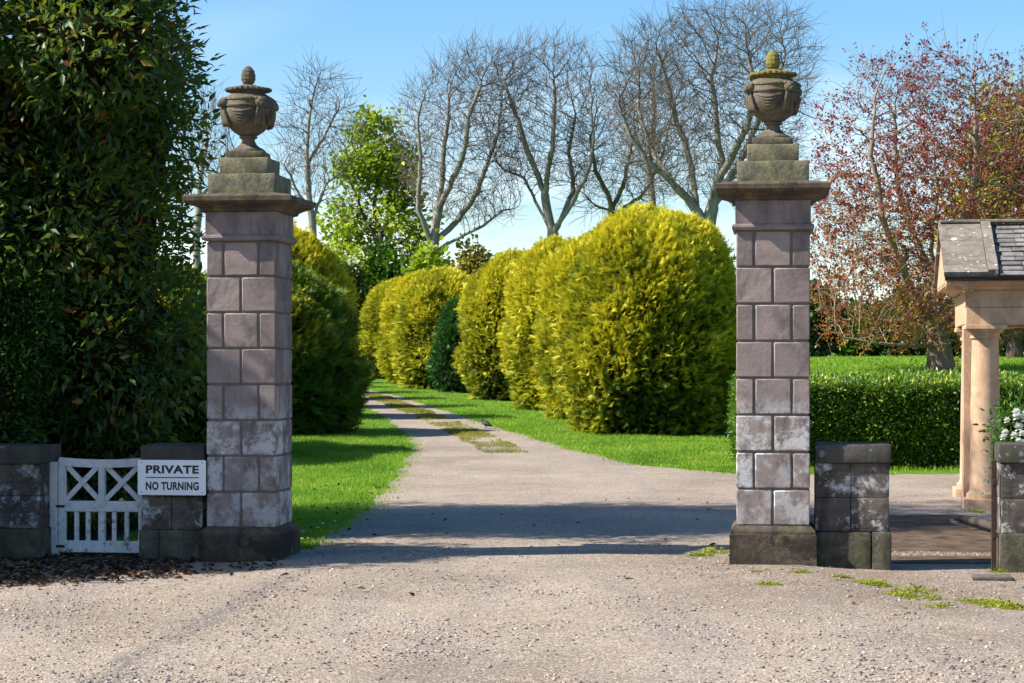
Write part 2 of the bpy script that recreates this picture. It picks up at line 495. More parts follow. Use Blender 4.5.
m_daisy = leaf_mat('daisy_heads', [(0.0, (0.80, 0.80, 0.76)), (0.55, (0.80, 0.80, 0.76)), (0.7, (0.72, 0.55, 0.04)), (1.0, (0.75, 0.55, 0.02))], 0.1, 0.6, 0.2, False)
m_beech = bark_mat('grey_beech_bark', (0.16, 0.15, 0.12), (0.36, 0.34, 0.285), None)
m_twig = bark_mat('brown_grey_twigs', (0.085, 0.066, 0.052), (0.19, 0.155, 0.125), None)
m_mossbark = bark_mat('mossy_bark', (0.10, 0.085, 0.05), (0.20, 0.175, 0.11), (0.19, 0.17, 0.03))
m_darkbark = bark_mat('dark_bark', (0.05, 0.04, 0.03), (0.12, 0.10, 0.08), None)
m_redbark = bark_mat('brown_bark', (0.14, 0.105, 0.075), (0.32, 0.255, 0.18), None)


def stone_chip_mat():
    M = Mat('loose_stones')
    at = M.n('ShaderNodeAttribute', attribute_name='tint')
    col = M.ramp(at.outputs['Fac'], [(0.0, (0.10, 0.085, 0.08)), (0.25, (0.24, 0.20, 0.18)), (0.55, (0.42, 0.34, 0.285)), (0.8, (0.50, 0.42, 0.36)), (1.0, (0.62, 0.58, 0.54))])
    M.principled(col, 0.9, 0.25)
    return M.m


m_chips = stone_chip_mat()


# ------------------------------------------------------------------ instancing of leaves
def frames(d, n):
    d = d / np.linalg.norm(d, axis=1, keepdims=True)
    y = np.cross(n, d); y /= np.maximum(np.linalg.norm(y, axis=1, keepdims=True), 1e-6)
    z = np.cross(d, y)
    return np.stack([d, y, z], axis=2)      # columns


def scatter(tv, tf, P, M, S, tint, tint_local=None):
    """template verts (k,3), faces (f,n); P (N,3); M (N,3,3); S (N,) or (N,3)"""
    N = len(P); k = len(tv)
    S = np.asarray(S, float)
    if S.ndim == 1: S = np.repeat(S[:, None], 3, 1)
    tvn = tv[None] * S[:, None, :]
    V = np.einsum('nij,nkj->nki', M, tvn) + P[:, None, :]
    Fc = tf[None] + (np.arange(N) * k)[:, None, None]
    T = np.repeat(tint, k)
    if tint_local is not None: T = np.clip(T + np.tile(tint_local, N), 0, 1)
    return V.reshape(-1, 3), Fc.reshape(-1, tf.shape[1]), T


LEAF = (np.array([[0, 0, 0], [0.42, 0.19, 0.055], [1, 0, -0.10], [0.42, -0.19, 0.055]], float), np.array([[0, 3, 2], [0, 2, 1]]))
BROAD = (np.array([[0, 0, 0], [0.35, 0.36, 0.06], [0.8, 0.26, 0.0], [1, 0, -0.12], [0.8, -0.26, 0.0], [0.35, -0.36, 0.06]], float), np.array([[0, 5, 4, 3], [0, 3, 2, 1]]))


def spray_template(pairs=4, seed=1):
    rg = np.random.default_rng(seed)
    V = []; T = []
    def blade(b, tip, w):
        b = np.array(b); tip = np.array(tip); d = tip - b
        s = np.array([-d[1], d[0], 0.0]); s /= np.linalg.norm(s)
        k = len(V)
        V.extend([b + s * w, b - s * w, tip]); T.append([k, k + 1, k + 2])
    blade((0, 0, 0), (1.0, 0, 0.0), 0.055)
    for i in range(pairs):
        x = 0.1 + 0.75 * i / pairs
        L = 0.42 * (1 - 0.45 * i / pairs)
        for s in (-1, 1):
            blade((x, 0, 0), (x + L * 0.85, s * L * 0.62, -0.05 + rg.uniform(-0.08, 0.1)), 0.055)
    return np.array(V), np.array(T)


SPRAY = spray_template()


def unit(v):
    return v / np.maximum(np.linalg.norm(v, axis=-1, keepdims=True), 1e-9)


def clusters(P, Nn, rng, per, length, width=1.0, spread=0.9, up=0.25, droop=0.0, tmpl=LEAF, tint=None, lenvar=0.35, off=0.06):
    """leaf clusters at P pointing along Nn"""
    N = len(P)
    d = unit(Nn[:, None, :] + rng.normal(0, spread, (N, per, 3)) + np.array([0, 0, up - droop]))
    pos = P[:, None, :] + d * off * rng.random((N, per, 1)) + rng.normal(0, off, (N, per, 3))
    nn = unit(np.array([0, 0, 1.0]) + rng.normal(0, 0.6, (N, per, 3)) + Nn[:, None, :] * 0.4)
    d = d.reshape(-1, 3); nn = nn.reshape(-1, 3); pos = pos.reshape(-1, 3)
    S = length * (1 - lenvar + 2 * lenvar * rng.random(len(pos)))
    S3 = np.stack([S, S * width, S], 1)
    if tint is None: tint = rng.random(N)
    tt = np.clip(np.repeat(tint, per) + rng.normal(0, 0.13, len(pos)), 0, 1)
    return scatter(tmpl[0], tmpl[1], pos, frames(d, nn), S3, tt)


def join_arrays(parts):
    """parts: list of (V, F, T, matidx) with F of uniform width per part"""
    Vs, Fs, Ts, Ms = [], [], [], []
    off = 0
    for V, Fc, T, mi in parts:
        Vs.append(V); Ts.append(T if T is not None else np.zeros(len(V)))
        Fs.append(Fc + off); Ms.append(np.full(len(Fc), mi)); off += len(V)
    return np.concatenate(Vs), Fs, np.concatenate(Ts), np.concatenate(Ms)


def ico(sub):
    bm = bmesh.new(); bmesh.ops.create_icosphere(bm, subdivisions=sub, radius=1.0)
    V = np.array([v.co[:] for v in bm.verts]); Fc = np.array([[v.index for v in f.verts] for f in bm.faces]); bm.free()
    return V, Fc


ICO3 = ico(3); ICO2 = ico(2); ICO1 = ico(1)


def nz(P, scale, seed=0.0):
    return np.array([mnoise.noise(Vector((p[0] * scale + seed, p[1] * scale - seed, p[2] * scale + 2 * seed))) for p in P])


# ------------------------------------------------------------------ trees by space colonisation
def tubes(pos, par, rad, sides=4, mat=0):
    pos = np.asarray(pos); par = np.asarray(par); rad = np.asarray(rad)
    n = len(pos)
    d = np.zeros_like(pos)
    has = par >= 0
    d[has] = pos[has] - pos[par[has]]
    ch = [[] for _ in range(n)]
    for i in range(n):
        if par[i] >= 0: ch[par[i]].append(i)
    main = np.full(n, -1)
    for i in range(n):
        if ch[i]:
            main[i] = max(ch[i], key=lambda c: rad[c])
            if not has[i]: d[i] = pos[main[i]] - pos[i]
    d = unit(d)
    dm = d.copy()
    for i in range(n):
        if main[i] >= 0 and has[i]: dm[i] = d[i] + d[main[i]]
    dm = unit(dm)

    def ring(c, dd, r):
        ref = np.array([0.83, 0.41, 0.17])
        u = unit(np.cross(dd, ref)); w = np.cross(dd, u)
        a = 2 * np.pi * np.arange(sides) / sides
        return c[:, None, :] + r[:, None, None] * (u[:, None, :] * np.cos(a)[None, :, None] + w[:, None, :] * np.sin(a)[None, :, None])

    endr = ring(pos, dm, rad)
    idx = np.where(has)[0]
    ismain = main[par[idx]] == idx
    side = idx[~ismain]
    startr = ring(pos[par[side]], d[side], rad[side] * 1.15)
    V = np.concatenate([endr.reshape(-1, 3), startr.reshape(-1, 3)])
    sstart = {int(i): n * sides + k * sides for k, i in enumerate(side)}
    base = np.array([par[i] * sides if main[par[i]] == i else sstart[int(i)] for i in idx])
    k = np.arange(sides); k2 = (k + 1) % sides
    Fc = np.stack([base[:, None] + k, base[:, None] + k2, (idx * sides)[:, None] + k2, (idx * sides)[:, None] + k], axis=2).reshape(-1, 4)
    return V, Fc


def colonise(stems, attr, step=0.3, influence=3.0, kill=0.5, trop=0.2, iters=160, rng=None):
    pos = []; par = []
    for st in stems:
        pts = [np.array(p, float) for p in st['pts']]
        prev = st.get('parent', -1)
        if prev == 'near':
            prev = int(np.argmin([np.linalg.norm(p - pts[0]) for p in pos]))
            cur = pos[prev]; seq = pts[1:]
        else:
            pos.append(pts[0]); par.append(-1); prev = len(pos) - 1; cur = pts[0]; seq = pts[1:]
        ph = rng.uniform(0, 6, 3)
        for q in seq:
            L = np.linalg.norm(q - cur); m = max(1, int(round(L / step)))
            a = cur
            for s in range(1, m + 1):
                p = a + (q - a) * s / m + 0.06 * np.array([math.sin(ph[0] + len(pos) * 0.6), math.sin(ph[1] + len(pos) * 0.5), 0]) * (0.5 if s < m else 1)
                pos.append(p); par.append(prev); prev = len(pos) - 1
            cur = q
    P = np.array(pos); par = list(par)
    A = np.array(attr)
    dist = np.full(len(A), 1e9); near = np.zeros(len(A), int)
    def upd(start):
        nonlocal dist, near
        Q = P[start:]
        for s in range(0, len(Q), 64):
            q = Q[s:s + 64]
            dd = np.linalg.norm(A[:, None, :] - q[None], axis=2)
            j = dd.argmin(1); dv = dd[np.arange(len(A)), j]
            b = dv < dist
            dist[b] = dv[b]; near[b] = j[b] + start + s
    upd(0)
    keep = dist > kill
    A = A[keep]; dist = dist[keep]; near = near[keep]
    grown = {}
    for it in range(iters):
        act = dist < influence
        if it < 12 and not act.any(): act = dist < 1e8
        if not act.any(): break
        ids = near[act]
        dirs = unit(A[act] - P[ids])
        u, inv = np.unique(ids, return_inverse=True)
        acc = np.zeros((len(u), 3)); np.add.at(acc, inv, dirs)
        acc = unit(unit(acc) + np.array([0, 0, trop]) + rng.normal(0, 0.13, acc.shape))
        ok = np.array([grown.get(int(i), 0) < 3 for i in u])
        if not ok.any(): break
        u = u[ok]; acc = acc[ok]
        newp = P[u] + acc * step
        for i in u: grown[int(i)] = grown.get(int(i), 0) + 1
        s0 = len(P)
        P = np.concatenate([P, newp]); par.extend(int(i) for i in u)
        upd(s0)
        keep = dist > kill
        A = A[keep]; dist = dist[keep]; near = near[keep]
        if len(A) == 0: break
    return P, np.array(par)


def pipe_radii(par, tip, expo, trunk=None):
    n = len(par)
    acc = np.zeros(n); leaf = np.ones(n, bool)
    leaf[par[par >= 0]] = False
    acc[leaf] = tip ** expo
    for i in range(n - 1, -1, -1):
        if par[i] >= 0: acc[par[i]] += acc[i] if acc[i] > 0 else tip ** expo
    r = acc ** (1 / expo)
    if trunk:
        k = math.log(trunk / tip) / math.log(r.max() / tip)
        r = tip * (r / tip) ** k
    return r, leaf


def smooth_chain(P, par, it=2):
    for _ in range(it):
        n = len(P); s = np.zeros_like(P); c = np.zeros(n)
        h = par >= 0
        np.add.at(s, par[h], P[h]); np.add.at(c, par[h], 1)
        Q = P.copy()
        m = h & (c > 0)
        Q[m] = 0.5 * P[m] + 0.25 * P[par[m]] + 0.25 * (s[m] / c[m][:, None])
        P = Q
    return P


def twigs(P, par, rad, rng, thr, count, length, tip, up=0.3):
    """extra fine forks on thin wood"""
    thin = np.where((rad < thr) & (par >= 0))[0]
    src = np.repeat(thin, count)
    d0 = unit(P[src] - P[par[src]])
    d = unit(d0 * 0.9 + rng.normal(0, 0.5, d0.shape) + np.array([0, 0, up]))
    L = length * (0.5 + rng.random(len(src)))[:, None]
    p1 = P[src] + d * L * 0.5
    d2 = unit(d + rng.normal(0, 0.3, d.shape) + np.array([0, 0, up * 0.5]))
    p2 = p1 + d2 * L * 0.5
    n0 = len(P); m = len(src)
    P2 = np.concatenate([P, p1, p2])
    par2 = np.concatenate([par, src, n0 + np.arange(m)])
    rad2 = np.concatenate([rad, np.full(m, tip), np.full(m, tip * 0.55)])
    return P2, par2, rad2


def silhouette(rows, D, n, rng, flat=0.8, shell=0.35):
    """rows: (py, pxmin, pxmax); random points filling a crown of that outline at depth D"""
    rows = sorted(rows)
    ys = np.array([r[0] for r in rows]); lo = np.array([r[1] for r in rows]); hi = np.array([r[2] for r in rows])
    out = []
    while len(out) < n:
        y = rng.uniform(ys[0], ys[-1]); a = np.interp(y, ys, lo); b = np.interp(y, ys, hi)
        if rng.random() > (b - a) / (hi - lo).max(): continue
        c = (a + b) / 2; h = (b - a) / 2
        t = rng.uniform(0, 2 * math.pi); rr = math.sqrt(rng.uniform(shell * shell * rng.random(), 1))
        out.append(((c + h * rr * math.cos(t) - 512) * D / F, D + h * D / F * flat * rr * math.sin(t), pz(y, D)))
    return np.array(out)


def pt(x, y, D, dy=0.0):
    return (px(x, D), D + dy, pz(y, D))


def to_local(V, base):
    return V - np.array(base)


def bare_tree(label, D, stems, rows, n_attr, trunk, seed, bark, group, kill=0.41, leaves=None, trop=0.32, tip=0.0100, twig=(0.02, 2, 1.0), twigbark=None, step=0.28, name='bare_tree', cat='tree', flat=0.8, expo=2.2, influence=3.0):
    rng = np.random.default_rng(seed)
    A = silhouette(rows, D, n_attr, rng, flat)
    P, par = colonise(stems, A, step=step, kill=kill, trop=trop, rng=rng, influence=influence)
    P = smooth_chain(P, par, 2)
    rad, leaf = pipe_radii(par, tip, expo, trunk)
    base = (P[0][0], P[0][1], gz(P[0][0], P[0][1]))
    # flare at the foot
    hgt = P[:, 2] - base[2]
    rad = rad * (1 + 0.5 * np.exp(-np.clip(hgt, 0, 9) / 0.35) * (rad > trunk * 0.5))
    root = empty(name, base, 0, label, cat, group)
    thick = rad > max(0.05, trunk * 0.16)
    for i in range(len(P)):                      # keep the thick set connected to its foot
        if thick[i] and par[i] >= 0 and not thick[par[i]]: thick[i] = False
    # trunk part
    idx = np.where(thick)[0]; mp = -np.ones(len(P), int); mp[idx] = np.arange(len(idx))
    tp = np.where(par[idx] >= 0, mp[np.maximum(par[idx], 0)], -1)
    V, Fc = tubes(P[idx], tp, rad[idx], 9)
    link('trunk', mesh_np('trunk', to_local(V, base), [Fc]), bark, root, True)
    # everything finer: branches
    keep = np.where(~thick | np.isin(np.arange(len(P)), par[~thick & (par >= 0)]))[0]
    m2 = -np.ones(len(P), int); m2[keep] = np.arange(len(keep))
    p2 = np.where(thick[keep], -1, np.where(par[keep] >= 0, m2[np.maximum(par[keep], 0)], -1))
    Pb, rb = P[keep], rad[keep].copy()
    rb[thick[keep]] = np.minimum(rb[thick[keep]], 0.06)
    Pb, pb, rb = twigs(Pb, p2, rb, rng, twig[0], twig[1], twig[2], tip * 0.8)
    V, Fc = tubes(Pb, pb, rb, 4)
    link('branches', mesh_np('branches', to_local(V, base), [Fc]), twigbark or (m_twig if leaves is None else bark), root, True)
    if leaves is not None:
        fine = np.where((rb < leaves.get('thr', 0.03)) & (pb >= 0))[0]
        sel = rng.choice(fine, leaves['n'], replace=True)
        zc = Pb[sel]
        if 'mask' in leaves:
            kk = nz(zc, 0.55, seed * 0.37) > leaves['mask']
            sel = sel[kk]; zc = zc[kk]
        if 'ztop' in leaves:
            pr = np.clip((leaves['ztop'] - zc[:, 2]) / leaves['zr'], 0.04, 1)
            s2 = rng.random(len(sel)) < pr
            sel = sel[s2]; zc = zc[s2]
        nn = unit(unit(Pb[sel] - Pb[np.maximum(pb[sel], 0)]) + rng.normal(0, 0.4, (len(sel), 3)))
        tint = leaves['tint'](zc, rng)
        V, Fc, T = clusters(zc, nn, rng, leaves['per'], leaves['len'], leaves.get('w', 1.0), 0.9, 0.1, 0.15, leaves.get('tmpl', BROAD), tint, off=leaves.get('off', 0.12))
        link('crown', mesh_np('crown', to_local(V, base), [Fc], T), leaves['mat'], root)
    return root


# ------------------------------------------------------------------ camera, light, world
cam = bpy.data.cameras.new('camera'); co = bpy.data.objects.new('camera', cam); COL.objects.link(co)
co.location = (0, 0, EYE); co.rotation_euler = (R(90), 0, 0)
cam.sensor_width = 36; cam.lens = 36 * F / 1024; cam.shift_y = (HZ - 341.5) / 1024
cam.clip_start = 0.1; cam.clip_end = 3000
sc.camera = co

AZ, EL = 9.5, 42.0
sun = bpy.data.lights.new('sun', 'SUN'); so = bpy.data.objects.new('sun', sun); COL.objects.link(so)
sdir = Vector((-math.cos(R(EL)) * math.cos(R(AZ)), -math.cos(R(EL)) * math.sin(R(AZ)), math.sin(R(EL))))
so.rotation_euler = sdir.to_track_quat('Z', 'Y').to_euler()
so.location = sdir * 60
sun.energy = 5.0; sun.angle = R(0.53); sun.color = (1.0, 0.94, 0.84)

w = bpy.data.worlds.new('World'); sc.world = w; w.use_nodes = True
nt = w.node_tree; nt.nodes.clear()
wo = nt.nodes.new('ShaderNodeOutputWorld'); bg = nt.nodes.new('ShaderNodeBackground')
sky = nt.nodes.new('ShaderNodeTexSky'); sky.sky_type = 'NISHITA'; sky.sun_disc = False
sky.sun_elevation = R(EL); sky.sun_rotation = R(180 + 90 - AZ)
sky.air_density = 1.0; sky.dust_density = 1.0; sky.ozone_density = 2.2; sky.altitude = 50
tc = nt.nodes.new('ShaderNodeTexCoord')
mp = nt.nodes.new('ShaderNodeMapping'); mp.inputs['Scale'].default_value = (1.6, 1.6, 5.5); mp.inputs['Location'].default_value = (0.35, 0.1, 0.4)
nt.links.new(tc.outputs['Generated'], mp.inputs['Vector'])
cn = nt.nodes.new('ShaderNodeTexNoise'); cn.inputs['Scale'].default_value = 2.2; cn.inputs['Detail'].default_value = 8; cn.inputs['Roughness'].default_value = 0.55; cn.inputs['Distortion'].default_value = 0.5
nt.links.new(mp.outputs[0], cn.inputs['Vector'])
cr = nt.nodes.new('ShaderNodeValToRGB'); cr.color_ramp.elements[0].position = 0.44; cr.color_ramp.elements[0].color = (0, 0, 0, 1)
cr.color_ramp.elements[1].position = 0.70; cr.color_ramp.elements[1].color = (0.75, 0.75, 0.75, 1)
nt.links.new(cn.outputs['Fac'], cr.inputs['Fac'])
sx = nt.nodes.new('ShaderNodeSeparateXYZ'); nt.links.new(tc.outputs['Generated'], sx.inputs[0])
mr = nt.nodes.new('ShaderNodeMapRange'); mr.inputs[1].default_value = 0.20; mr.inputs[2].default_value = 0.03
nt.links.new(sx.outputs[2], mr.inputs[0])
mm = nt.nodes.new('ShaderNodeMath'); mm.operation = 'MULTIPLY'
nt.links.new(cr.outputs[0], mm.inputs[0]); nt.links.new(mr.outputs[0], mm.inputs[1])
mx = nt.nodes.new('ShaderNodeMix'); mx.data_type = 'RGBA'
nt.links.new(mm.outputs[0], mx.inputs[0]); hs = nt.nodes.new('ShaderNodeHueSaturation'); hs.inputs['Saturation'].default_value = 1.35
nt.links.new(sky.outputs[0], hs.inputs['Color']); nt.links.new(hs.outputs[0], mx.inputs[6]); mx.inputs[7].default_value = (8.6, 8.9, 9.2, 1)
nt.links.new(mx.outputs[2], bg.inputs['Color']); bg.inputs['Strength'].default_value = 0.105
nt.links.new(bg.outputs[0], wo.inputs['Surface'])

sc.render.engine = 'CYCLES'
sc.view_settings.view_transform = 'Standard'; sc.view_settings.look = 'None'
sc.view_settings.exposure = 0.97; sc.view_settings.gamma = 1.0
sc.cycles.max_bounces = 6; sc.cycles.transparent_max_bounces = 4
sc.cycles.diffuse_bounces = 3; sc.cycles.glossy_bounces = 2; sc.cycles.transmission_bounces = 3
sc.cycles.use_denoising = True
sc.cycles.sample_clamp_indirect = 4.0

# ------------------------------------------------------------------ ground
LE = [(8.75, -1.75), (9.2, -1.78), (10.7, -1.62), (13.9, -1.62), (17.8, -1.75), (20.8, -2.25), (24, -3.0), (28, -4.0), (33, -5.4), (40, -8.2), (48, -12.2)]
LE = [(2 * a_, b_) for a_, b_ in LE]
RE = [(14.25, 3.3), (15.2, 2.0), (18.0, 0.86), (21.4, -0.2), (24.5, -1.1), (28, -2.15), (33, -3.6), (38, -5.4), (44, -8.4), (50, -12.5)]
RE = [(2 * a_, b_) for a_, b_ in RE]
lY, lX = zip(*LE); rY, rX = zip(*RE)


def left_edge(y):
    return np.interp(y, lY, lX) + 0.05 * np.sin(y * 2.3) + 0.03 * np.sin(y * 6.1)


def right_edge(y):
    return np.interp(y, rY, rX) + 0.05 * np.sin(y * 1.9 + 1) + 0.03 * np.sin(y * 5.3)


def graded(lims):
    out = [lims[0][0]]
    for a, b, s in lims:
        n = max(1, int(round((b - a) / s)))
        out += [a + (b - a) * (i + 1) / n for i in range(n)]
    return np.array(out)


gx = graded([(-700, -100, 60), (-100, -30, 7), (-30, -14, 2), (-14, 18, 0.4), (18, 34, 2), (34, 100, 7), (100, 700, 60)])
gy = graded([(-120, -8, 14), (-8, 8, 2), (8, 104, 0.5), (104, 160, 3), (160, 400, 15), (400, 1600, 100)])
GX, GY = np.meshgrid(gx, gy)
GZ = ground_z(GX, GY)
_in = ((GY < 16.6) & (np.abs(GX) < 15)) | ((GY < 27.8) & (GX > left_edge(GY) + 0.45) & (GX < 15)) | ((GY < 98) & (GX > left_edge(GY) + 0.45) & (GX < right_edge(GY) - 0.45))
GZ = GZ - np.where(_in & (GY > -9), 0.06, 0.0)          # bed under the gravel sheet
nx, ny = len(gx), len(gy)
ii, jj = np.meshgrid(np.arange(nx - 1), np.arange(ny - 1))
a = (jj * nx + ii).ravel()
quads = np.stack([a, a + 1, a + nx + 1, a + nx], 1)
tag(link('ground', mesh_np('ground', np.stack([GX.ravel(), GY.ravel(), GZ.ravel()], 1), [quads]), m_turf, None, True), kind='structure')


def strip_sheet(name, ys, lo, hi, nseg, dz, mat):
    V = []; Fc = []
    for k, y in enumerate(ys):
        xs = np.linspace(lo[k], hi[k], nseg + 1)
        V.append(np.stack([xs, np.full(nseg + 1, y), ground_z(xs, np.full(nseg + 1, y)) + dz], 1))
    V = np.concatenate(V)
    for k in range(len(ys) - 1):
        b = k * (nseg + 1) + np.arange(nseg)
        Fc.append(np.stack([b, b + 1, b + nseg + 2, b + nseg + 1], 1))
    o = link(name, mesh_np(name, V, [np.concatenate(Fc)]), mat, None, True)
    return tag(o, kind='structure')


ys = graded([(-10, 8, 1.5), (8, 17.24, 0.4), (17.24, 17.26, 0.02), (17.26, 28.5, 0.4), (28.5, 28.52, 0.02), (28.52, 100, 0.5)])
lo = np.where(ys < 17.25, -16.0, left_edge(ys)); hi = np.where(ys < 28.51, 16.0, right_edge(ys))
strip_sheet('driveway', ys, lo, hi, 70, 0.006, m_gravel)
# brown earth behind the right wicket, darkened to paint in the tree shadow
ys2 = graded([(16.6, 21.4, 0.3)])
strip_sheet('shaded_earth', ys2, 2.75 + 0.06 * np.sin(ys2 * 5), 4.6 + 0.12 * np.sin(ys2 * 3), 8, 0.012, m_shaded_earth)


# ------------------------------------------------------------------ gate piers
def courses(half, z0, n, ch, start):
    """rusticated blocks: alternate 2 and 3 across"""
    mb = MB(); g = 0.0085
    core = half - 0.020
    for c in range(n):
        zb = z0 + c * ch; zt = zb + ch
        two = ((c + start) % 2 == 0)
        cuts = [-half, 0, half] if two else [-half, -half * 0.5, half * 0.5, half]
        for i in range(len(cuts) - 1):
            for j in range(len(cuts) - 1):
                if not two and i == 1 and j == 1: continue
                e = random.uniform(-0.003, 0.003)
                mb.box(cuts[i] + g, cuts[i + 1] - g, cuts[j] + g, cuts[j + 1] - g, zb + g, zt - g, 0.0085, 1, jit=0.0025)
    return mb, core


def square_ring(mb, prof): mb.square(prof)


def gate_pier(loc, rz, label, moss):
    p = empty('gate_pier', loc, rz, label, 'pillar', 'sandstone gate piers')
    H0 = 0.325; CH = 0.2965; N = 8
    mb = MB(); mb.square([(0.343, -0.12), (0.347, 0.0), (0.345, 0.255), (0.33, 0.275)])
    mb.wear(0.007, 9, 4, 0.05).build('plinth', m_plinth, p, angle=35)
    mb = MB(); mb.square([(0.335, 0.268), (0.338, 0.278), (0.332, 0.298), (0.312, 0.318), (0.300, 0.328)])
    mb.wear(0.003, 9, 3, 0.06).build('base_moulding', m_cornice, p, angle=35)
    mb, core = courses(0.30, H0, N, CH, 0)
    shaft = mb.build('shaft', m_pier, p, angle=40)
    MB().box(-core, core, -core, core, H0 - 0.02, H0 + N * CH + 0.01).build('mortar_core', m_mortar, shaft)
    zt = H0 + N * CH      # 2.697
    mb = MB(); mb.square([(0.302, zt), (0.322, zt + 0.006), (0.328, zt + 0.024), (0.322, zt + 0.042), (0.300, zt + 0.050), (0.300, zt + 0.235), (0.312, zt + 0.24)])
    mb.wear(0.002, 7, 2, 0.08).build('frieze', m_pier, p, angle=35)
    z = zt + 0.235
    mb = MB(); mb.square([(0.305, z), (0.330, z + 0.008), (0.338, z + 0.03), (0.372, z + 0.048), (0.412, z + 0.062), (0.436, z + 0.07), (0.438, z + 0.082), (0.452, z + 0.086), (0.455, z + 0.122), (0.444, z + 0.134), (0.30, z + 0.16)])
    mb.wear(0.005, 8, 4, 0.05).build('cornice', m_cornice, p, angle=35)
    z += 0.137
    mb = MB(); mb.box(-0.285, 0.285, -0.285, 0.285, z, z + 0.185, 0.012, 2)
    mb.wear(0.005, 8, 4, 0.06).build('lower_step', m_step, p, angle=35)
    mb = MB(); mb.box(-0.207, 0.207, -0.207, 0.207, z + 0.183, z + 0.325, 0.012, 2)
    mb.wear(0.005, 8, 4, 0.06).build('upper_step', m_step, p, angle=35)
    return p, z + 0.325


def urn(loc, rz, label, mat, mat_top):
    u = empty('stone_urn', loc, rz, label, 'urn', 'stone urns on the gate piers'); u.scale = (1.11, 1.11, 1.0)
    mb = MB(); mb.box(-0.142, 0.142, -0.142, 0.142, 0, 0.062, 0.008, 2)
    mb.wear(0.004, 12, 3, 0.05)
    mb.lathe([(0.132, 0.060), (0.130, 0.075), (0.112, 0.09), (0.085, 0.105), (0.062, 0.128), (0.050, 0.155), (0.050, 0.172), (0.068, 0.180), (0.070, 0.192), (0.055, 0.200)], 36)
    mb.build('foot', mat, u, angle=40)
    prof = [(0.05, 0.195), (0.075, 0.205), (0.115, 0.235), (0.150, 0.272), (0.176, 0.315), (0.190, 0.36), (0.196, 0.40), (0.194, 0.425), (0.205, 0.430), (0.208, 0.442), (0.202, 0.45),
            (0.200, 0.482), (0.207, 0.486), (0.207, 0.496), (0.198, 0.506), (0.172, 0.524), (0.150, 0.536), (0.138, 0.545)]
    mb = MB(); mb.lathe(prof, 48)
    mb.wear(0.0035, 14)
    mb.build('bowl', mat, u, angle=45)
    # rim with a beaded edge
    mb = MB()
    mb.lathe([(0.13, 0.538), (0.128, 0.556), (0.140, 0.566), (0.166, 0.572)], 48)
    mb.lathe([(0.150, 0.570), (0.170, 0.574), (0.174, 0.584), (0.168, 0.595), (0.12, 0.606), (0.07, 0.618), (0.05, 0.628)], 96,
             mod=lambda a, k, z: 1 + (0.035 * math.cos(a * 26) if 0 < k < 4 else 0))
    mb.wear(0.003, 14)
    mb.build('lid', mat_top, u, angle=50)
    fp = [(0.034, 0.622), (0.030, 0.634), (0.044, 0.646), (0.050, 0.664), (0.053, 0.690), (0.051, 0.718), (0.043, 0.748), (0.028, 0.772), (0.008, 0.788)]
    fine = []
    for i in range(len(fp) - 1):
        for s in range(4):
            t = s / 4; fine.append((fp[i][0] * (1 - t) + fp[i + 1][0] * t, fp[i][1] * (1 - t) + fp[i + 1][1] * t))
    fine.append(fp[-1])
    mb = MB(); mb.lathe(fine, 48, mod=lambda a, k, z: 1 + (0.07 * math.sin(a * 6 + (z - 0.64) * 90) * math.sin(a * 6 - (z - 0.64) * 90) if z > 0.642 else 0))
    mb.build('finial', mat_top, u, True)

    def surf(z):
        zs = [q[1] for q in prof]; rs = [q[0] for q in prof]
        return float(np.interp(z, zs, rs))
    angs = [R(-53 - 90 + 90 * k) for k in range(4)]
    for a in angs:
        mb = MB()
        c = Vector((math.cos(a), math.sin(a), 0)); s = Vector((-math.sin(a), math.cos(a), 0))
        p0 = c * 0.203
        mb.ball(p0 + Vector((0, 0, 0.462)), 0.046, 2, (1, 1, 1.05))
        mb.ball(p0 + c * 0.032 + Vector((0, 0, 0.446)), 0.024, 2)           # muzzle
        for sg in (-1, 1):
            mb.ball(p0 + s * 0.032 * sg + Vector((0, 0, 0.492)), 0.018, 1)   # ears
            mb.ball(p0 + c * 0.034 + s * 0.016 * sg + Vector((0, 0, 0.468)), 0.010, 1)
        mb.wear(0.004, 20)
        mk = mb.build('mask', mat, u, True)
        mb = MB()
        for off in (-0.020, 0.0, 0.020):
            pts = []; rr = []
            for k in range(7):
                z = 0.425 - k * 0.026
                pts.append(c * (max(surf(z), 0.172 if k < 6 else 0.16) + 0.012) + s * (off * (1 + 0.10 * k)) + Vector((0, 0, z)))
                rr.append([0.011, 0.014, 0.015, 0.016, 0.017, 0.018, 0.014][k])
            mb.tube(pts, rr, 8)
        mb.build('tassel', mat, mk, True)
    for k in range(4):
        a0 = angs[k] + R(12); a1 = angs[k] + R(78)
        mb = MB()
        for f in range(5):
            sag = 0.035 + 0.019 * f; pts = []; rr = []
            for i in range(15):
                t = i / 14; a = a0 + (a1 - a0) * t
                z = 0.418 - 0.004 * f - sag * 4 * t * (1 - t)
                r = surf(z) + 0.003
                pts.append((r * math.cos(a), r * math.sin(a), z))
                rr.append(0.0065 + 0.007 * math.sin(math.pi * t))
            mb.tube(pts, rr, 8)
        mb.build('swag', mat, u, True)
    return u


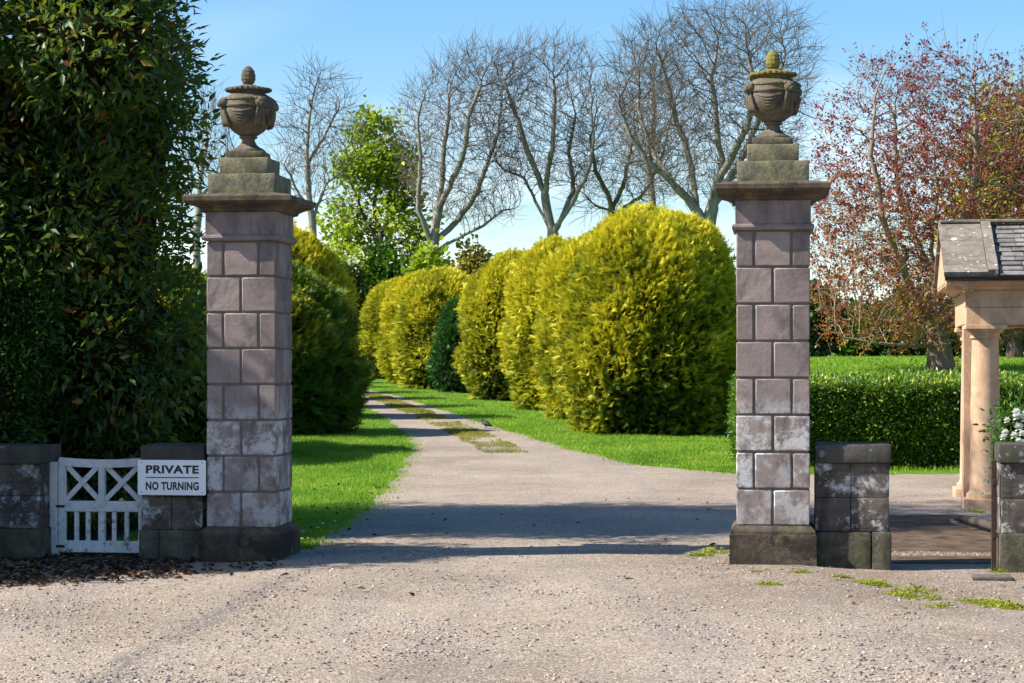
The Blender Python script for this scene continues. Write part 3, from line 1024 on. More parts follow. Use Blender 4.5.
LP = (-2.20, 16.80); RP = (2.127, 16.30); RROT = R(-7.4)
pl, ztop = gate_pier((LP[0], LP[1], -0.07), RROT, 'tall grey sandstone gate pier beside the white wicket gate and sign', False)
pr, _ = gate_pier((RP[0], RP[1], -0.015), RROT, 'tall sandstone gate pier with pale lower blocks between drive and clipped hedge', True)
urn((LP[0] - 0.015, LP[1], ztop - 0.07), R(-4), 'weathered brown stone urn on the pier by the white gate', m_urn, m_urn)
urn((RP[0], RP[1], ztop - 0.015), R(-10), 'stone urn with yellow mossy lid on the pier near the red tree', m_urn_moss if False else m_urn, m_urn_moss)


# ------------------------------------------------------------------ low walls
def low_wall(loc, rz, x0, x1, y0, y1, label, joints, base_joints, top=0.965, over=(0.02, 0.02)):
    wl = empty('low_wall', loc, rz, label, 'wall', 'low walls by the gate piers')
    g = 0.003
    xs = [x0 - 0.02] + base_joints + [x1 + 0.02]
    mb = MB()
    for a, b in zip(xs[:-1], xs[1:]): mb.box(a + g, b - g, y0 - 0.025, y1 + 0.025, -0.12, 0.26, 0.014, 2, jit=0.004)
    mb.wear(0.005, 8, 3, 0.08).build('base_course', m_wall_base, wl, angle=35)
    mb = MB()
    for (za, zb), js in zip(((0.262, 0.535), (0.538, top - 0.155)), (joints, joints)):
        xs = [x0] + js + [x1]
        for a, b in zip(xs[:-1], xs[1:]): mb.box(a + 0.002, b - 0.002, y0, y1, za, zb, 0.006, 2, jit=0.002)
    mb.wear(0.002, 8, 2, 0.1).build('wall_face', m_wall, wl, angle=35)
    mb = MB(); mb.box(x0 - over[0], x1 + over[1], y0 - 0.035, y1 + 0.035, top - 0.153, top, 0.016, 2)
    mb.wear(0.005, 8, 4, 0.07).build('coping', m_coping, wl, angle=35)
    return wl


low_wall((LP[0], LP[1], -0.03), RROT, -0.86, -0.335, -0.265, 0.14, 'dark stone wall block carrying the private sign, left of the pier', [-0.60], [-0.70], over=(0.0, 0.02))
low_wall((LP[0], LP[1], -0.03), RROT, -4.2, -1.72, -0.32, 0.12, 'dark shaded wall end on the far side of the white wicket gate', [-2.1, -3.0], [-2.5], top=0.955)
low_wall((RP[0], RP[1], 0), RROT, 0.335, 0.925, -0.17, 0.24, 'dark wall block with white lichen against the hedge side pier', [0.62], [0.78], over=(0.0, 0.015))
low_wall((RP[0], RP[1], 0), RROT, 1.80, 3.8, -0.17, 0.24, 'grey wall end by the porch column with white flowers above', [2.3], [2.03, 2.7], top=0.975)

# iron hanging post beside the right wall end
mb = MB(); c, s = math.cos(RROT), math.sin(RROT)
mb.box(-0.018, 0.018, -0.018, 0.018, -0.05, 0.84, 0.003)
mb.box(-0.012, 0.03, -0.028, -0.018, 0.22, 0.27, 0.002); mb.box(-0.012, 0.03, -0.028, -0.018, 0.64, 0.69, 0.002)
o = mb.build('gate_post', m_iron); o.location = (RP[0] + 1.745 * c - 0.12 * s * -1, RP[1] + 1.745 * s - 0.12 * c, 0); o.rotation_euler.z = RROT
tag(o, 'thin rusty iron post against the grey wall end by the porch', 'post')
mb = MB(); mb.box(-0.15, 0.15, -0.11, 0.11, -0.05, -0.015, 0.008, 2); mb.wear(0.010, 9, 3, 0.05)
o = mb.build('flat_stone', m_kerbstone, angle=40); o.location = (px(992, 15.35), 15.35, 0.0); o.rotation_euler.z = R(-10)
tag(o, 'flat grey stone lying at the foot of the right wall end', 'stone')
mb = MB(); mb.tube([(0, 0, 0.03), (0.05, -0.8, 0.05), (0.12, -1.6, 0.045), (0.16, -2.3, 0.04)], [0.03, 0.045, 0.04, 0.03], 8); mb.wear(0.015, 7)
o = mb.build('edging_log', m_darkbark, angle=50); o.location = (4.55, 20.6, 0.0)
tag(o, 'dark edging log lying in front of the porch column', 'log')

# ------------------------------------------------------------------ wicket gate (x 0..0.66, z 0..0.84 local)
GW = 0.735
_c, _s = math.cos(RROT), math.sin(RROT)


def lp(x, y): return (LP[0] + x * _c - y * _s, LP[1] + x * _s + y * _c)


GX0, GYY = lp(-1.638, -0.05)
g = empty('wicket_gate', (GX0, GYY, 0.015), RROT, 'small white wooden wicket gate with two crossed panels and short pales', 'gate')
t = 0.045
MB().box(-0.012, 0.05, -t / 2, t / 2, 0, 0.785, 0.004).build('stile', m_white, g)
MB().box(GW - 0.045, GW, -t / 2, t / 2, 0, 0.80, 0.004).build('stile', m_white, g)
n = 14; up = []; dn = []
for i in range(n + 1):
    x = GW * i / n; q = (2 * i / n - 1) ** 2
    up.append((x, 0.785 + 0.018 * q)); dn.append((x, 0.718 + 0.016 * q))
mb = MB(); mb.prism(dn + up[::-1], -t / 2 - 0.004, t / 2 + 0.004); mb.build('top_rail', m_white, g)
MB().box(0.0, GW, -t / 2 - 0.003, t / 2 + 0.003, 0.345, 0.435, 0.005).build('middle_rail', m_white, g)
MB().box(0.0, GW, -t / 2 - 0.003, t / 2 + 0.003, 0.0, 0.098, 0.005).build('bottom_rail', m_white, g)
MB().box(GW / 2 - 0.028, GW / 2 + 0.028, -t / 2, t / 2, 0.09, 0.73, 0.004).build('centre_stile', m_white, g)


def bar(x0, z0, x1, z1, wdt, y0, y1):
    d = Vector((x1 - x0, 0, z1 - z0)).normalized(); nn = Vector((-d.z, 0, d.x)) * wdt / 2
    a = Vector((x0, 0, z0)); b = Vector((x1, 0, z1))
    return MB().prism([((a + nn).x, (a + nn).z), ((b + nn).x, (b + nn).z), ((b - nn).x, (b - nn).z), ((a - nn).x, (a - nn).z)], y0, y1)


for xa, xb in ((0.045, GW / 2 - 0.02), (GW / 2 + 0.02, GW - 0.035)):
    bar(xa, 0.435, xb, 0.742, 0.042, -0.017, -0.001).build('brace', m_white, g)
    bar(xa, 0.742, xb, 0.435, 0.042, 0.001, 0.017).build('brace', m_white, g)
for k in (0.145, 0.245, 0.475, 0.585):
    MB().box(k - 0.018, k + 0.018, -0.014, 0.014, 0.09, 0.35, 0.003).build('pale', m_white, g)
for z0_ in (0.378, 0.04): MB().box(-0.03, 0.05, -t / 2 - 0.012, -t / 2 - 0.006, z0_, z0_ + 0.022, 0.002).build('hinge', m_iron, g)
mb = MB(); mb.box(-0.034, 0.034, -0.034, 0.034, -0.05, 0.80, 0.006, 2)
mb.wear(0.002, 9, 3, 0.08)
o = mb.build('gate_post', m_white); o.location = (*lp(-1.688, -0.05), -0.02); o.rotation_euler.z = RROT
tag(o, 'white painted post with rust carrying the wicket gate', 'post')

# ------------------------------------------------------------------ sign
SW, SH = 0.58, 0.29
SX, SY = lp(-0.580, -0.318)
SZ = pz(477.5, SY)
s = empty('private_sign', (SX, SY, SZ - SH / 2), RROT, 'white sign reading private no turning fixed to the dark wall block', 'sign')
bm_ = MB()
pts = []
r0 = 0.012
for cx, cz, a0 in ((SW / 2 - r0, SH - r0, 0), (-SW / 2 + r0, SH - r0, 90), (-SW / 2 + r0, r0, 180), (SW / 2 - r0, r0, 270)):
    for k in range(5):
        a = R(a0 + 22.5 * k); pts.append((cx + r0 * math.cos(a), cz + r0 * math.sin(a)))
bm_.prism(pts, -0.006, 0.006).build('board', m_signwhite, s)


def text_part(body, width, height, cx, cz, bold):
    cu = bpy.data.curves.new('lettering', 'FONT'); cu.body = body; cu.size = 1.0; cu.offset = bold; cu.extrude = 0.004
    cu.align_x = 'LEFT'; cu.space_character = 1.08
    tmp = bpy.data.objects.new('lettering', cu); COL.objects.link(tmp)
    bpy.context.view_layer.update()
    me = bpy.data.meshes.new_from_object(tmp.evaluated_get(bpy.context.evaluated_depsgraph_get()))
    bpy.data.objects.remove(tmp)
    V = np.array([v.co[:] for v in me.vertices])
    mn, mxx = V.min(0), V.max(0)
    V[:, 0] = (V[:, 0] - (mn[0] + mxx[0]) / 2) * width / (mxx[0] - mn[0]) + cx
    zz = (V[:, 1] - (mn[1] + mxx[1]) / 2) * height / (mxx[1] - mn[1]) + cz
    yy = np.where(V[:, 2] > 0, -0.0075, -0.005)
    me.vertices.foreach_set('co', np.stack([V[:, 0], yy, zz], 1).astype(np.float32).ravel())
    me.update()
    me.name = 'lettering'; me.materials.clear()
    return link('lettering', me, m_signblack, s)


text_part('PRIVATE', 0.452, 0.069, 0.005, 0.212, 0.042)
text_part('NO TURNING', 0.452, 0.069, 0.005, 0.075, 0.040)
MB().box(-0.221, 0.231, -0.0076, -0.005, 0.141, 0.149).build('rule_line', m_signblack, s)
for sx_ in (-0.26, 0.26):
    for sz_ in (0.022, SH - 0.022):
        mb = MB(); mb.ball((sx_, -0.007, sz_), 0.005, 1, (1, 0.5, 1)); mb.build('screw', m_iron, s)

# ------------------------------------------------------------------ porch on the right
PROT = R(-9.5)
po = empty('stone_porch', (5.30, 22.4, 0.0), PROT, 'pinkish stone porch with round columns and lichened slab and slate roof', 'porch')
LN = 4.2


def column(x, y, parent):
    mb = MB()
    mb.lathe([(0.205, 0.11), (0.21, 0.14), (0.205, 0.165), (0.186, 0.175), (0.172, 0.20), (0.167, 0.6), (0.161, 1.1), (0.150, 1.7), (0.147, 1.90)], 40, (x, y, 0))
    cl = mb.build('column', m_porch, parent, angle=40)
    mb = MB(); mb.lathe([(0.157, 1.895), (0.170, 1.90), (0.170, 1.915), (0.160, 1.92), (0.160, 1.955), (0.180, 1.965), (0.205, 1.99), (0.210, 2.0)], 40, (x, y, 0))
    mb.box(x - 0.225, x + 0.225, y - 0.225, y + 0.225, 1.998, 2.05, 0.006)
    mb.build('capital', m_porch, cl, angle=40)
    mb = MB(); mb.box(x - 0.25, x + 0.25, y - 0.25, y + 0.25, -0.1, 0.112, 0.012, 2); mb.wear(0.006, 9, 3, 0.08)
    mb.build('base', m_porch, cl, angle=40)


column(0.0, 0.0, po)
column(3.4, 0.0, po)
column(0.0, 1.95, po)
column(1.2, 1.95, po)
# square respond beside the first column
mb = MB(); mb.box(-0.225, -0.05, 0.28, 0.55, -0.05, 2.05, 0.01, 2); mb.build('respond', m_porch, po)
mb = MB(); mb.box(-0.22, LN, -0.17, 0.17, 2.052, 2.24, 0.006); mb.box(-0.22, LN, -0.155, 0.155, 2.243, 2.43, 0.004)
mb.box(-0.22, LN, 1.80, 2.1, 2.052, 2.43, 0.006); mb.box(-0.215, 0.10, 0.171, 1.798, 2.06, 2.425, 0.004)
mb.build('entablature', m_porch, po)
mb = MB()
prof = [(-0.17, 2.432), (-0.215, 2.445), (-0.235, 2.47), (-0.30, 2.49), (-0.335, 2.50), (-0.34, 2.53), (-0.10, 2.53)]
mb.loft([[(-0.44, y_, z_) for y_, z_ in prof], [(LN, y_, z_) for y_, z_ in prof]])
prof2 = [(-0.225, 2.433), (-0.27, 2.447), (-0.29, 2.47), (-0.355, 2.49), (-0.42, 2.50), (-0.43, 2.528), (-0.10, 2.528)]
mb.loft([[(x_, -0.345, z_) for x_, z_ in prof2], [(x_, 2.30, z_) for x_, z_ in prof2]])
mb.build('cornice', m_porch, po)
mb = MB()
arc = [(-0.395 - 0.045 * math.cos(R(180 * k / 8)) + 0.0, 2.575 - 0.045 * math.sin(R(180 * k / 8))) for k in range(9)]
mb.loft([[(-0.46, y_, z_) for y_, z_ in arc] + [(-0.46, -0.358, 2.575), (-0.46, -0.395, 2.548), (-0.46, -0.432, 2.575)], [(LN, y_, z_) for y_, z_ in arc] + [(LN, -0.358, 2.575), (LN, -0.395, 2.548), (LN, -0.432, 2.575)]])
mb.box(-0.455, LN, -0.352, -0.335, 2.53, 2.60)
mb.build('gutter', m_black, po)
# roof: local slope from eave (y=-.40,z=2.58) to ridge (y=.97,z=3.42)
E0, E1, RZ0, RZ1 = -0.40, 0.97, 2.575, 3.22


def slope_pt(x, t, up=0.0):
    y = E0 + (E1 - E0) * t; z = RZ0 + (RZ1 - RZ0) * t
    nl = math.hypot(E1 - E0, RZ1 - RZ0)
    return Vector((x, y - (RZ1 - RZ0) / nl * up, z + (E1 - E0) / nl * up))


def slope_slab(mb, x0, x1, t0, t1, u0, u1, back=False):
    def q(x, t_, u):
        p = slope_pt(x, t_, u)
        if back: p = Vector((p.x, 2 * E1 - p.y, p.z))
        return p
    mb.loft([[q(x0, t0, u0), q(x1, t0, u0), q(x1, t0, u1), q(x0, t0, u1)], [q(x0, t1, u0), q(x1, t1, u0), q(x1, t1, u1), q(x0, t1, u1)]])


mb = MB()
for t0, t1 in ((0.0, 0.145), (0.15, 0.62), (0.625, 1.0)):
    slope_slab(mb, -0.47 + 0.0, 0.0, t0, t1, 0.0, 0.055)
slope_slab(mb, -0.47, 0.0, 0.0, 1.0, 0.0, 0.055, True)
mb.wear(0.004, 8, 3, 0.12)
mb.build('stone_slab', m_skew, po, angle=30)
mb = MB(); slope_slab(mb, 0.005, 0.115, -0.01, 1.0, 0.0, 0.085); slope_slab(mb, 0.005, 0.115, 0, 1.0, 0.0, 0.085, True); mb.wear(0.004, 8, 3, 0.12)
mb.build('skew', m_skew, po, angle=30)
mb = MB(); rows_ = 11
for k in range(rows_):
    x = 0.122 + random.uniform(0, 0.08); t0 = k / rows_
    while x < LN:
        wd = random.uniform(0.16, 0.30)
        u = random.uniform(0.0, 0.010)
        p0 = [slope_pt(x, t0 - 0.025, 0.020 + u), slope_pt(x + wd - 0.008, t0 - 0.025, 0.020 + u), slope_pt(x + wd - 0.008, t0 - 0.025, 0.034 + u), slope_pt(x, t0 - 0.025, 0.034 + u)]
        p1 = [slope_pt(x, t0 + 1.05 / rows_, 0.004), slope_pt(x + wd - 0.008, t0 + 1.05 / rows_, 0.004), slope_pt(x + wd - 0.008, t0 + 1.05 / rows_, 0.018), slope_pt(x, t0 + 1.05 / rows_, 0.018)]
        mb.loft([p0, p1]); x += wd
slope_slab(mb, 0.118, LN, 0.0, 1.0, -0.03, 0.002); slope_slab(mb, 0.118, LN, 0.0, 1.0, -0.03, 0.03, True)
mb.build('slate_roof', m_slate, po)
mb = MB(); mb.box(-0.46, LN, E1 - 0.09, E1 + 0.09, RZ1 + 0.035, RZ1 + 0.075, 0.012, 2); mb.wear(0.003, 6, 2, 0.1)
mb.build('ridge', m_skew, po)
# gable wall under the slab
mb = MB(); gp = [(-0.30, 2.535), (2.24, 2.535), (E1, 3.16)]
mb.loft([[(-0.43, y_, z_) for y_, z_ in gp], [(-0.25, y_, z_) for y_, z_ in gp]])
mb.build('gable', m_porch, po)
# ------------------------------------------------------------------ crowns made of lobes
def lobe_points(lobes, n, rng, inner=0.35, front=None):
    """points on and just under the surface of overlapping ellipsoids; returns points, normals, depth(0 outside..1)"""
    L = np.array(lobes); w_ = (L[:, 3] * L[:, 4] + L[:, 4] * L[:, 5] + L[:, 3] * L[:, 5]); w_ /= w_.sum()
    outP, outN, got = [], [], 0
    while got < n:
        k = rng.choice(len(L), n, p=w_)
        v = unit(rng.normal(0, 1, (n, 3)))
        sc_ = 1 - inner * rng.random(n) ** 1.6
        P = L[k, :3] + L[k, 3:] * v * sc_[:, None]
        N_ = unit(v / L[k, 3:])
        deep = np.zeros(n, bool)
        for q in range(len(L)):
            dd = (((P - L[q, :3]) / L[q, 3:]) ** 2).sum(1)
            deep |= (dd < (1 - inner) ** 2 * 0.92) & (k != q)
        ok = ~deep
        if front is not None: ok &= front(P, N_, rng)
        outP.append(P[ok]); outN.append(N_[ok]); got += ok.sum()
    return np.concatenate(outP)[:n], np.concatenate(outN)[:n]


def lobe_cores(lobes, f=0.72, sub=ICO2, seed=0.0):
    parts = []
    for i, l in enumerate(lobes):
        V = sub[0] * (1 + 0.16 * nz(sub[0], 2.3, seed + i))[:, None]
        parts.append((V * np.array(l[3:]) * f + np.array(l[:3]), sub[1], None, 1))
    return parts


def leafy(name, base, label, cat, lobes, n, per, length, mat, seed, group=None, width=1.0, up=0.25, droop=0.0, inner=0.35, spread=0.9, tmpl=LEAF, tintf=None, stem=None, core=0.72, bark=None, front=None, off=0.06, part='foliage', core_top=1e9):
    rng = np.random.default_rng(seed)
    root = empty(name, base, 0, label, cat, group)
    P, N_ = lobe_points(lobes, n, rng, inner, front)
    tint = (tintf(P, N_, rng) if tintf else np.clip(0.5 + 0.35 * nz(P, 1.1, seed) + rng.normal(0, 0.22, n), 0, 1))
    V, Fc, T = clusters(P, N_, rng, per, length, width, spread, up, droop, tmpl, tint, off=off)
    me = mesh_np(part, V, [Fc], T)
    link(part, me, mat, root)
    if core:
        cp = lobe_cores([l for l in lobes if l[2] < core_top], core, ICO2, seed)
        V, Fs, T, Mi = join_arrays(cp)
        link('dark_core', mesh_np('dark_core', V, Fs), m_core, root)  # solid dark lobes added to block the view through the crown
    if stem:
        mb = MB()
        for s_ in stem: mb.tube(s_[0], s_[1], 8)
        mb.build('trunk', bark or m_darkbark, root, True)
    return root


# --- the big evergreen behind the left wall
EB = (-5.97, 19.9, 0.0)
rng = np.random.default_rng(31)
lobes = []
for z_ in np.arange(0.7, 10.3, 1.0):
    hw = 2.75 - max(0, z_ - 5.0) * 0.10 - (0.3 if z_ < 1 else 0)
    top = max(0, z_ - 8.2) * 0.8
    hw -= top
    for x_ in np.linspace(-hw + 0.8, hw - 0.8, 5 if z_ < 8.5 else 4):
        lobes.append((x_ + rng.uniform(-0.2, 0.2), rng.uniform(-0.7, 0.6), z_ + rng.uniform(-0.25, 0.25), rng.uniform(0.75, 1.15), rng.uniform(1.3, 2.1), rng.uniform(0.6, 0.95)))


def ev_front(P, N_, rng):
    # most leaves where they can be seen: the face to the wall and the drive side; the rear stays thinner
    return ((N_[:, 1] < 0.35) | (rng.random(len(P)) < 0.4)) & (rng.random(len(P)) < np.clip(1.1 - 0.22 * np.maximum(0, P[:, 2] - 5.2), 0.16, 1))


def ev_tint(P, N_, rng):
    base = 0.45 + 0.36 * nz(P, 0.9, 3.0) + rng.normal(0, 0.2, len(P)) + 0.16 * np.clip((P[:, 2] - 3.2) / 4, 0, 1)
    base = np.clip(base, 0, 0.86)
    return np.where(rng.random(len(P)) < 0.05, rng.uniform(0.9, 1.0, len(P)), base)


et = leafy('evergreen_tree', EB, 'large dark glossy leaved evergreen tree rising behind the wicket gate', 'tree', lobes, 17500, 8, 0.112, m_evergreen, 33, None, 1.05, 0.15, 0.12, 0.45, 0.95, LEAF, ev_tint,
           [([(0, 0, -0.1), (0.1, 0, 2), (-0.1, 0.1, 5), (0, 0, 9)], [0.3, 0.22, 0.16, 0.04])], 0.70, None, ev_front, 0.09, core_top=4.6)
# ragged shoots leaving the outline on the drive side
rng = np.random.default_rng(35)
Pt, Nt, mbS = [], [], MB()
for k in range(46):
    z_ = rng.uniform(2.6, 6.6); x0_ = 2.3 - max(0, z_ - 5) * 0.06
    y0_ = rng.uniform(-1.6, 0.8); L = rng.uniform(0.45, 0.95) * (1.0 if z_ > 4 else 0.6)
    d = unit(np.array([1.0, rng.uniform(-0.5, 0.3), rng.uniform(0.0, 0.6)]))
    p0 = np.array([x0_ - 0.3, y0_, z_])
    pts = [p0 + d * L * t_ + np.array([0, 0, 0.12 * t_ * t_]) for t_ in (0, 0.4, 0.8, 1.15)]
    mbS.tube([(0.05, 0.6, max(0.5, z_ - 1.3)), (0.5 * p0[0], 0.9, z_ - 0.5)] + pts, [0.05, 0.03, 0.012, 0.010, 0.007, 0.003], 5)
    for t_ in np.linspace(0.35, 1.12, 6):
        Pt.append(p0 + d * L * t_ + np.array([0, 0, 0.12 * t_ * t_]) + rng.normal(0, 0.03, 3)); Nt.append(d)
Pt = np.array(Pt); Nt = np.array(Nt)
V, Fc, T = clusters(Pt, Nt, rng, 7, 0.115, 0.9, 0.75, 0.3, 0.0, LEAF, np.clip(0.6 + rng.normal(0, 0.22, len(Pt)), 0, 1), off=0.05)
link('leafy_shoots', mesh_np('leafy_shoots', V, [Fc], T), m_evergreen, et)
mbS.build('branches', m_darkbark, et, True)

# neighbour out of frame to the left: it shades the gate and the wall
lobes = []
rng = np.random.default_rng(41)
for z_ in np.arange(0.8, 5.8, 0.7):
    r_ = 2.9 * (1 - z_ / 7.4) + 0.15
    for k in range(3):
        a_ = rng.uniform(0, 6.28)
        lobes.append((math.cos(a_) * r_ * 0.35, math.sin(a_) * r_ * 0.45, z_, min(r_ * 0.6, 1.3), r_ * 0.62, 0.65))
leafy('evergreen_tree', (-7.5, 15.9, 0.0), 'evergreen beyond the left edge whose shade falls on the gate', 'tree', lobes, 3800, 8, 0.13, m_evergreen, 43, None, 0.95, 0.1, 0.2, 0.45, 0.8, LEAF, None,
      [([(0, 0, -0.1), (0, 0, 3), (0, 0, 6)], [0.2, 0.15, 0.05])], 0.74)

# bright low shrub between evergreen and pier
lobes = [(0, 0, 0.5, 0.42, 0.4, 0.5), (0.12, 0.1, 1.05, 0.36, 0.35, 0.5), (-0.15, 0, 1.3, 0.3, 0.3, 0.4)]
leafy('green_shrub', (-3.2, 20.6, 0.0), 'small bright green shrub squeezed between evergreen and left pier', 'shrub', lobes, 900, 6, 0.07, m_shrub, 45, None, 1.0, 0.2, 0.1, 0.5)
# dark shrub at the left edge, finer leaves, in front of the evergreen
lobes = [(0, 0, 1.3, 0.45, 0.4, 1.0), (0.25, 0.1, 1.9, 0.4, 0.4, 0.6), (-0.2, 0, 2.3, 0.4, 0.4, 0.55)]
leafy('green_shrub', (-4.75, 18.2, 0.0), 'dark fine leaved shrub at the left edge behind the wall', 'shrub', lobes, 2200, 6, 0.065, m_shrub, 47, None, 1.0, 0.2, 0.1, 0.5, tintf=lambda P, N_, rng: np.clip(rng.normal(0.25, 0.2, len(P)), 0, 1))


# ------------------------------------------------------------------ yews
def yew_meshes(H, Rr, n, seed, size, golden=True, lumpy=0.16, tint_shift=0.0, dome=4.6):
    rng = np.random.default_rng(seed)
    N0 = int(n * 1.0)
    th = rng.uniform(0, 2 * math.pi, N0); u = rng.random(N0) ** 0.80
    # more points on the dome
    z = H * np.where(rng.random(N0) < 0.3, 1 - (1 - u) ** 2 * 0.35, u)
    def radius(z_, th_):
        t_ = np.clip(z_ / H, 0, 1)
        base = (1 - t_ ** dome) ** 0.5
        foot = 0.80 + 0.20 * sstep(0.0, 0.28, t_)
        return Rr * base * foot
    rr = radius(z, th)
    Pn = np.stack([np.cos(th), np.sin(th), z * 0.55], 1)
    lump = nz(Pn, 1.5, seed) + 0.5 * nz(Pn, 3.4, seed + 5)
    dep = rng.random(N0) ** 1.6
    rr = rr * (1 + lumpy * lump) - 0.46 * dep * np.minimum(1, rr / 0.6)
    rr = np.maximum(rr, 0.02)
    P = np.stack([rr * np.cos(th), rr * np.sin(th), z * (1 + 0.05 * lump) - 0.2 * dep * (z / H) ** 4], 1)
    e = 0.05
    slope = (radius(np.minimum(z + e, H * 0.999), th) - radius(np.maximum(z - e, 0), th)) / (2 * e)
    N_ = unit(np.stack([np.cos(th), np.sin(th), np.clip(-slope, -0.3, 4)], 1))
    d = unit(N_ + np.array([0.25, 0, 0.5]) + rng.normal(0, 0.55, P.shape))
    nn = unit(np.array([0, 0, 1.0]) + 0.6 * N_ + rng.normal(0, 0.5, P.shape))
    S = size * rng.uniform(0.6, 1.35, N0)
    # golden tips sit at the outside of the bush, older green growth underneath
    S = np.where(rng.random(N0) < 0.05, S * 1.45, S)
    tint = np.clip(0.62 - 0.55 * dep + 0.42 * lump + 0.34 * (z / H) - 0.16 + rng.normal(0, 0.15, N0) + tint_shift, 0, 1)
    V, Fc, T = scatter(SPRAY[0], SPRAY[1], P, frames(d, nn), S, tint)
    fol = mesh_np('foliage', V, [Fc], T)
    # inner body: added solid dark filler that stops see-through
    m, k = 26, 18
    V2, F2 = [], []
    for j in range(k + 1):
        zz = H * 0.93 * j / k; r0_ = float(radius(np.array(zz / 0.93), 0)) * 0.74 + 0.01
        for i in range(m):
            a_ = 2 * math.pi * i / m
            q = Vector((math.cos(a_), math.sin(a_), zz * 0.55))
            l_ = mnoise.noise(Vector((q.x * 1.5 + seed, q.y * 1.5 - seed, q.z * 1.5 + 2 * seed)))
            r1 = r0_ * (1 + lumpy * l_)
            V2.append((r1 * math.cos(a_), r1 * math.sin(a_), zz + 0.05))
    for j in range(k):
        for i in range(m):
            F2.append((j * m + i, j * m + (i + 1) % m, (j + 1) * m + (i + 1) % m, (j + 1) * m + i))
    core = mesh_np('dark_core', np.array(V2), [np.array(F2)])
    return fol, core


GY_ = 'golden yews lining the drive'


def yew(x, y, H, Rr, n, seed, label, mat, size, **kw):
    root = empty('yew_bush', (x, y, gz(x, y) - 0.02), 0, label, 'bush', GY_)
    fol, core = yew_meshes(H, Rr, n, seed, size, **kw)
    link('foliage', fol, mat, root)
    link('dark_core', core, m_core, root)
    mb = MB(); mb.tube([(0, 0, -0.1), (0.03, 0, 0.5), (0, 0.02, H * 0.6)], [0.13, 0.10, 0.04], 8); mb.build('trunk', m_darkbark, root, True)
    return root


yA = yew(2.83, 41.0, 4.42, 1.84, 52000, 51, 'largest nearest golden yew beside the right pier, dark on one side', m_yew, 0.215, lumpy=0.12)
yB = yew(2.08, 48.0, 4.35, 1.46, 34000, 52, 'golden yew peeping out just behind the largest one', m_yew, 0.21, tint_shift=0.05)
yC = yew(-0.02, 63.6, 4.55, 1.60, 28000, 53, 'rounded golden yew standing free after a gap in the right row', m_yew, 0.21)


def yew_copy(src, x, y, sx_, sz_, rz, label):
    c = copy_tree(src)
    c.location = (x, y, gz(x, y) - 0.02); c.scale = (sx_, sx_, sz_); c.rotation_euler = (0, 0, rz)
    c['label'] = label
    return c



yew_copy(yB, 1.32, 54.8, 1.0, 1.03, 2.0, 'third golden yew from the right pier, narrow sliver before the gap')
yew_copy(yC, -2.65, 78.0, 1.20, 1.0, 1.1, 'wide golden yew behind the dark green conifer along the drive')
yew_copy(yB, -3.75, 86.4, 1.28, 1.06, 4.0, 'far golden yew between the wide yew and the drive end')
yew_copy(yC, -5.5, 97.0, 1.15, 1.03, 2.6, 'farthest golden yew where the drive disappears')
# green one in front of the far group
yD = yew(-1.95, 72.4, 3.2, 0.95, 12000, 57, 'small dark green conifer in front of the wide golden yew', m_yew_green, 0.22, lumpy=0.25, dome=2.0)
# left row
yL = yew(-5.05, 41.2, 3.35, 1.90, 42000, 58, 'dark green low yew beside the left lawn just right of the pier', m_yew_mixed, 0.25, lumpy=0.36, tint_shift=-0.12, dome=2.4)
yL2 = yew(-5.75, 49.2, 4.6, 1.75, 30000, 59, 'yew with golden crown rising behind the dark low yew', m_yew, 0.22, tint_shift=-0.02)
yew_copy(yL, -6.2, 33.6, 1.3, 1.2, 0.0, 'green yew mostly hidden between the evergreen and the left pier').scale = (1.12, 1.8, 0.92)
yew_copy(yL2, -6.5, 56.8, 0.92, 0.95, 3.0, 'first hidden yew beyond the golden crowned one on the left')
yew_copy(yL2, -7.6, 64.0, 0.92, 0.97, 4.4, 'second hidden yew beyond the golden crowned one on the left')
yew_copy(yL2, -8.9, 71.2, 0.95, 1.0, 0.6, 'third hidden yew beyond the golden crowned one on the left')
yew_copy(yL2, -10.6, 79.2, 1.0, 1.0, 5.2, 'last hidden yew on the left side of the drive')

# ------------------------------------------------------------------ clipped hedge on the right
HB = (7.6, 30.4, 0.0)
rng = np.random.default_rng(61)


def hedge_pts(n, x0, x1, y0, y1, H):
    fr = rng.random(n)
    P = np.zeros((n, 3)); N_ = np.zeros((n, 3))
    xs = rng.uniform(x0, x1, n)
    front = fr < 0.62; top = (fr >= 0.62) & (fr < 0.93); end = fr >= 0.93
    P[:, 0] = xs
    P[front, 1] = y0; P[front, 2] = rng.uniform(0.02, H, front.sum()); N_[front] = (0, -1, 0)
    P[top, 1] = rng.uniform(y0, y1, top.sum()); P[top, 2] = H; N_[top] = (0, 0, 1)
    P[end, 0] = x0; P[end, 1] = rng.uniform(y0, y1, end.sum()); P[end, 2] = rng.uniform(0, H, end.sum()); N_[end] = (-1, 0, 0)
    k = nz(P, 1.3, 2.0)
    P += N_ * (0.055 * k - 0.16 * rng.random(n) ** 1.7 + 0.02)[:, None]
    P[front, 1] += 0.10 * sstep(0.55, 0.0, P[front, 2] / H)          # drawn in towards the foot
    return P, N_


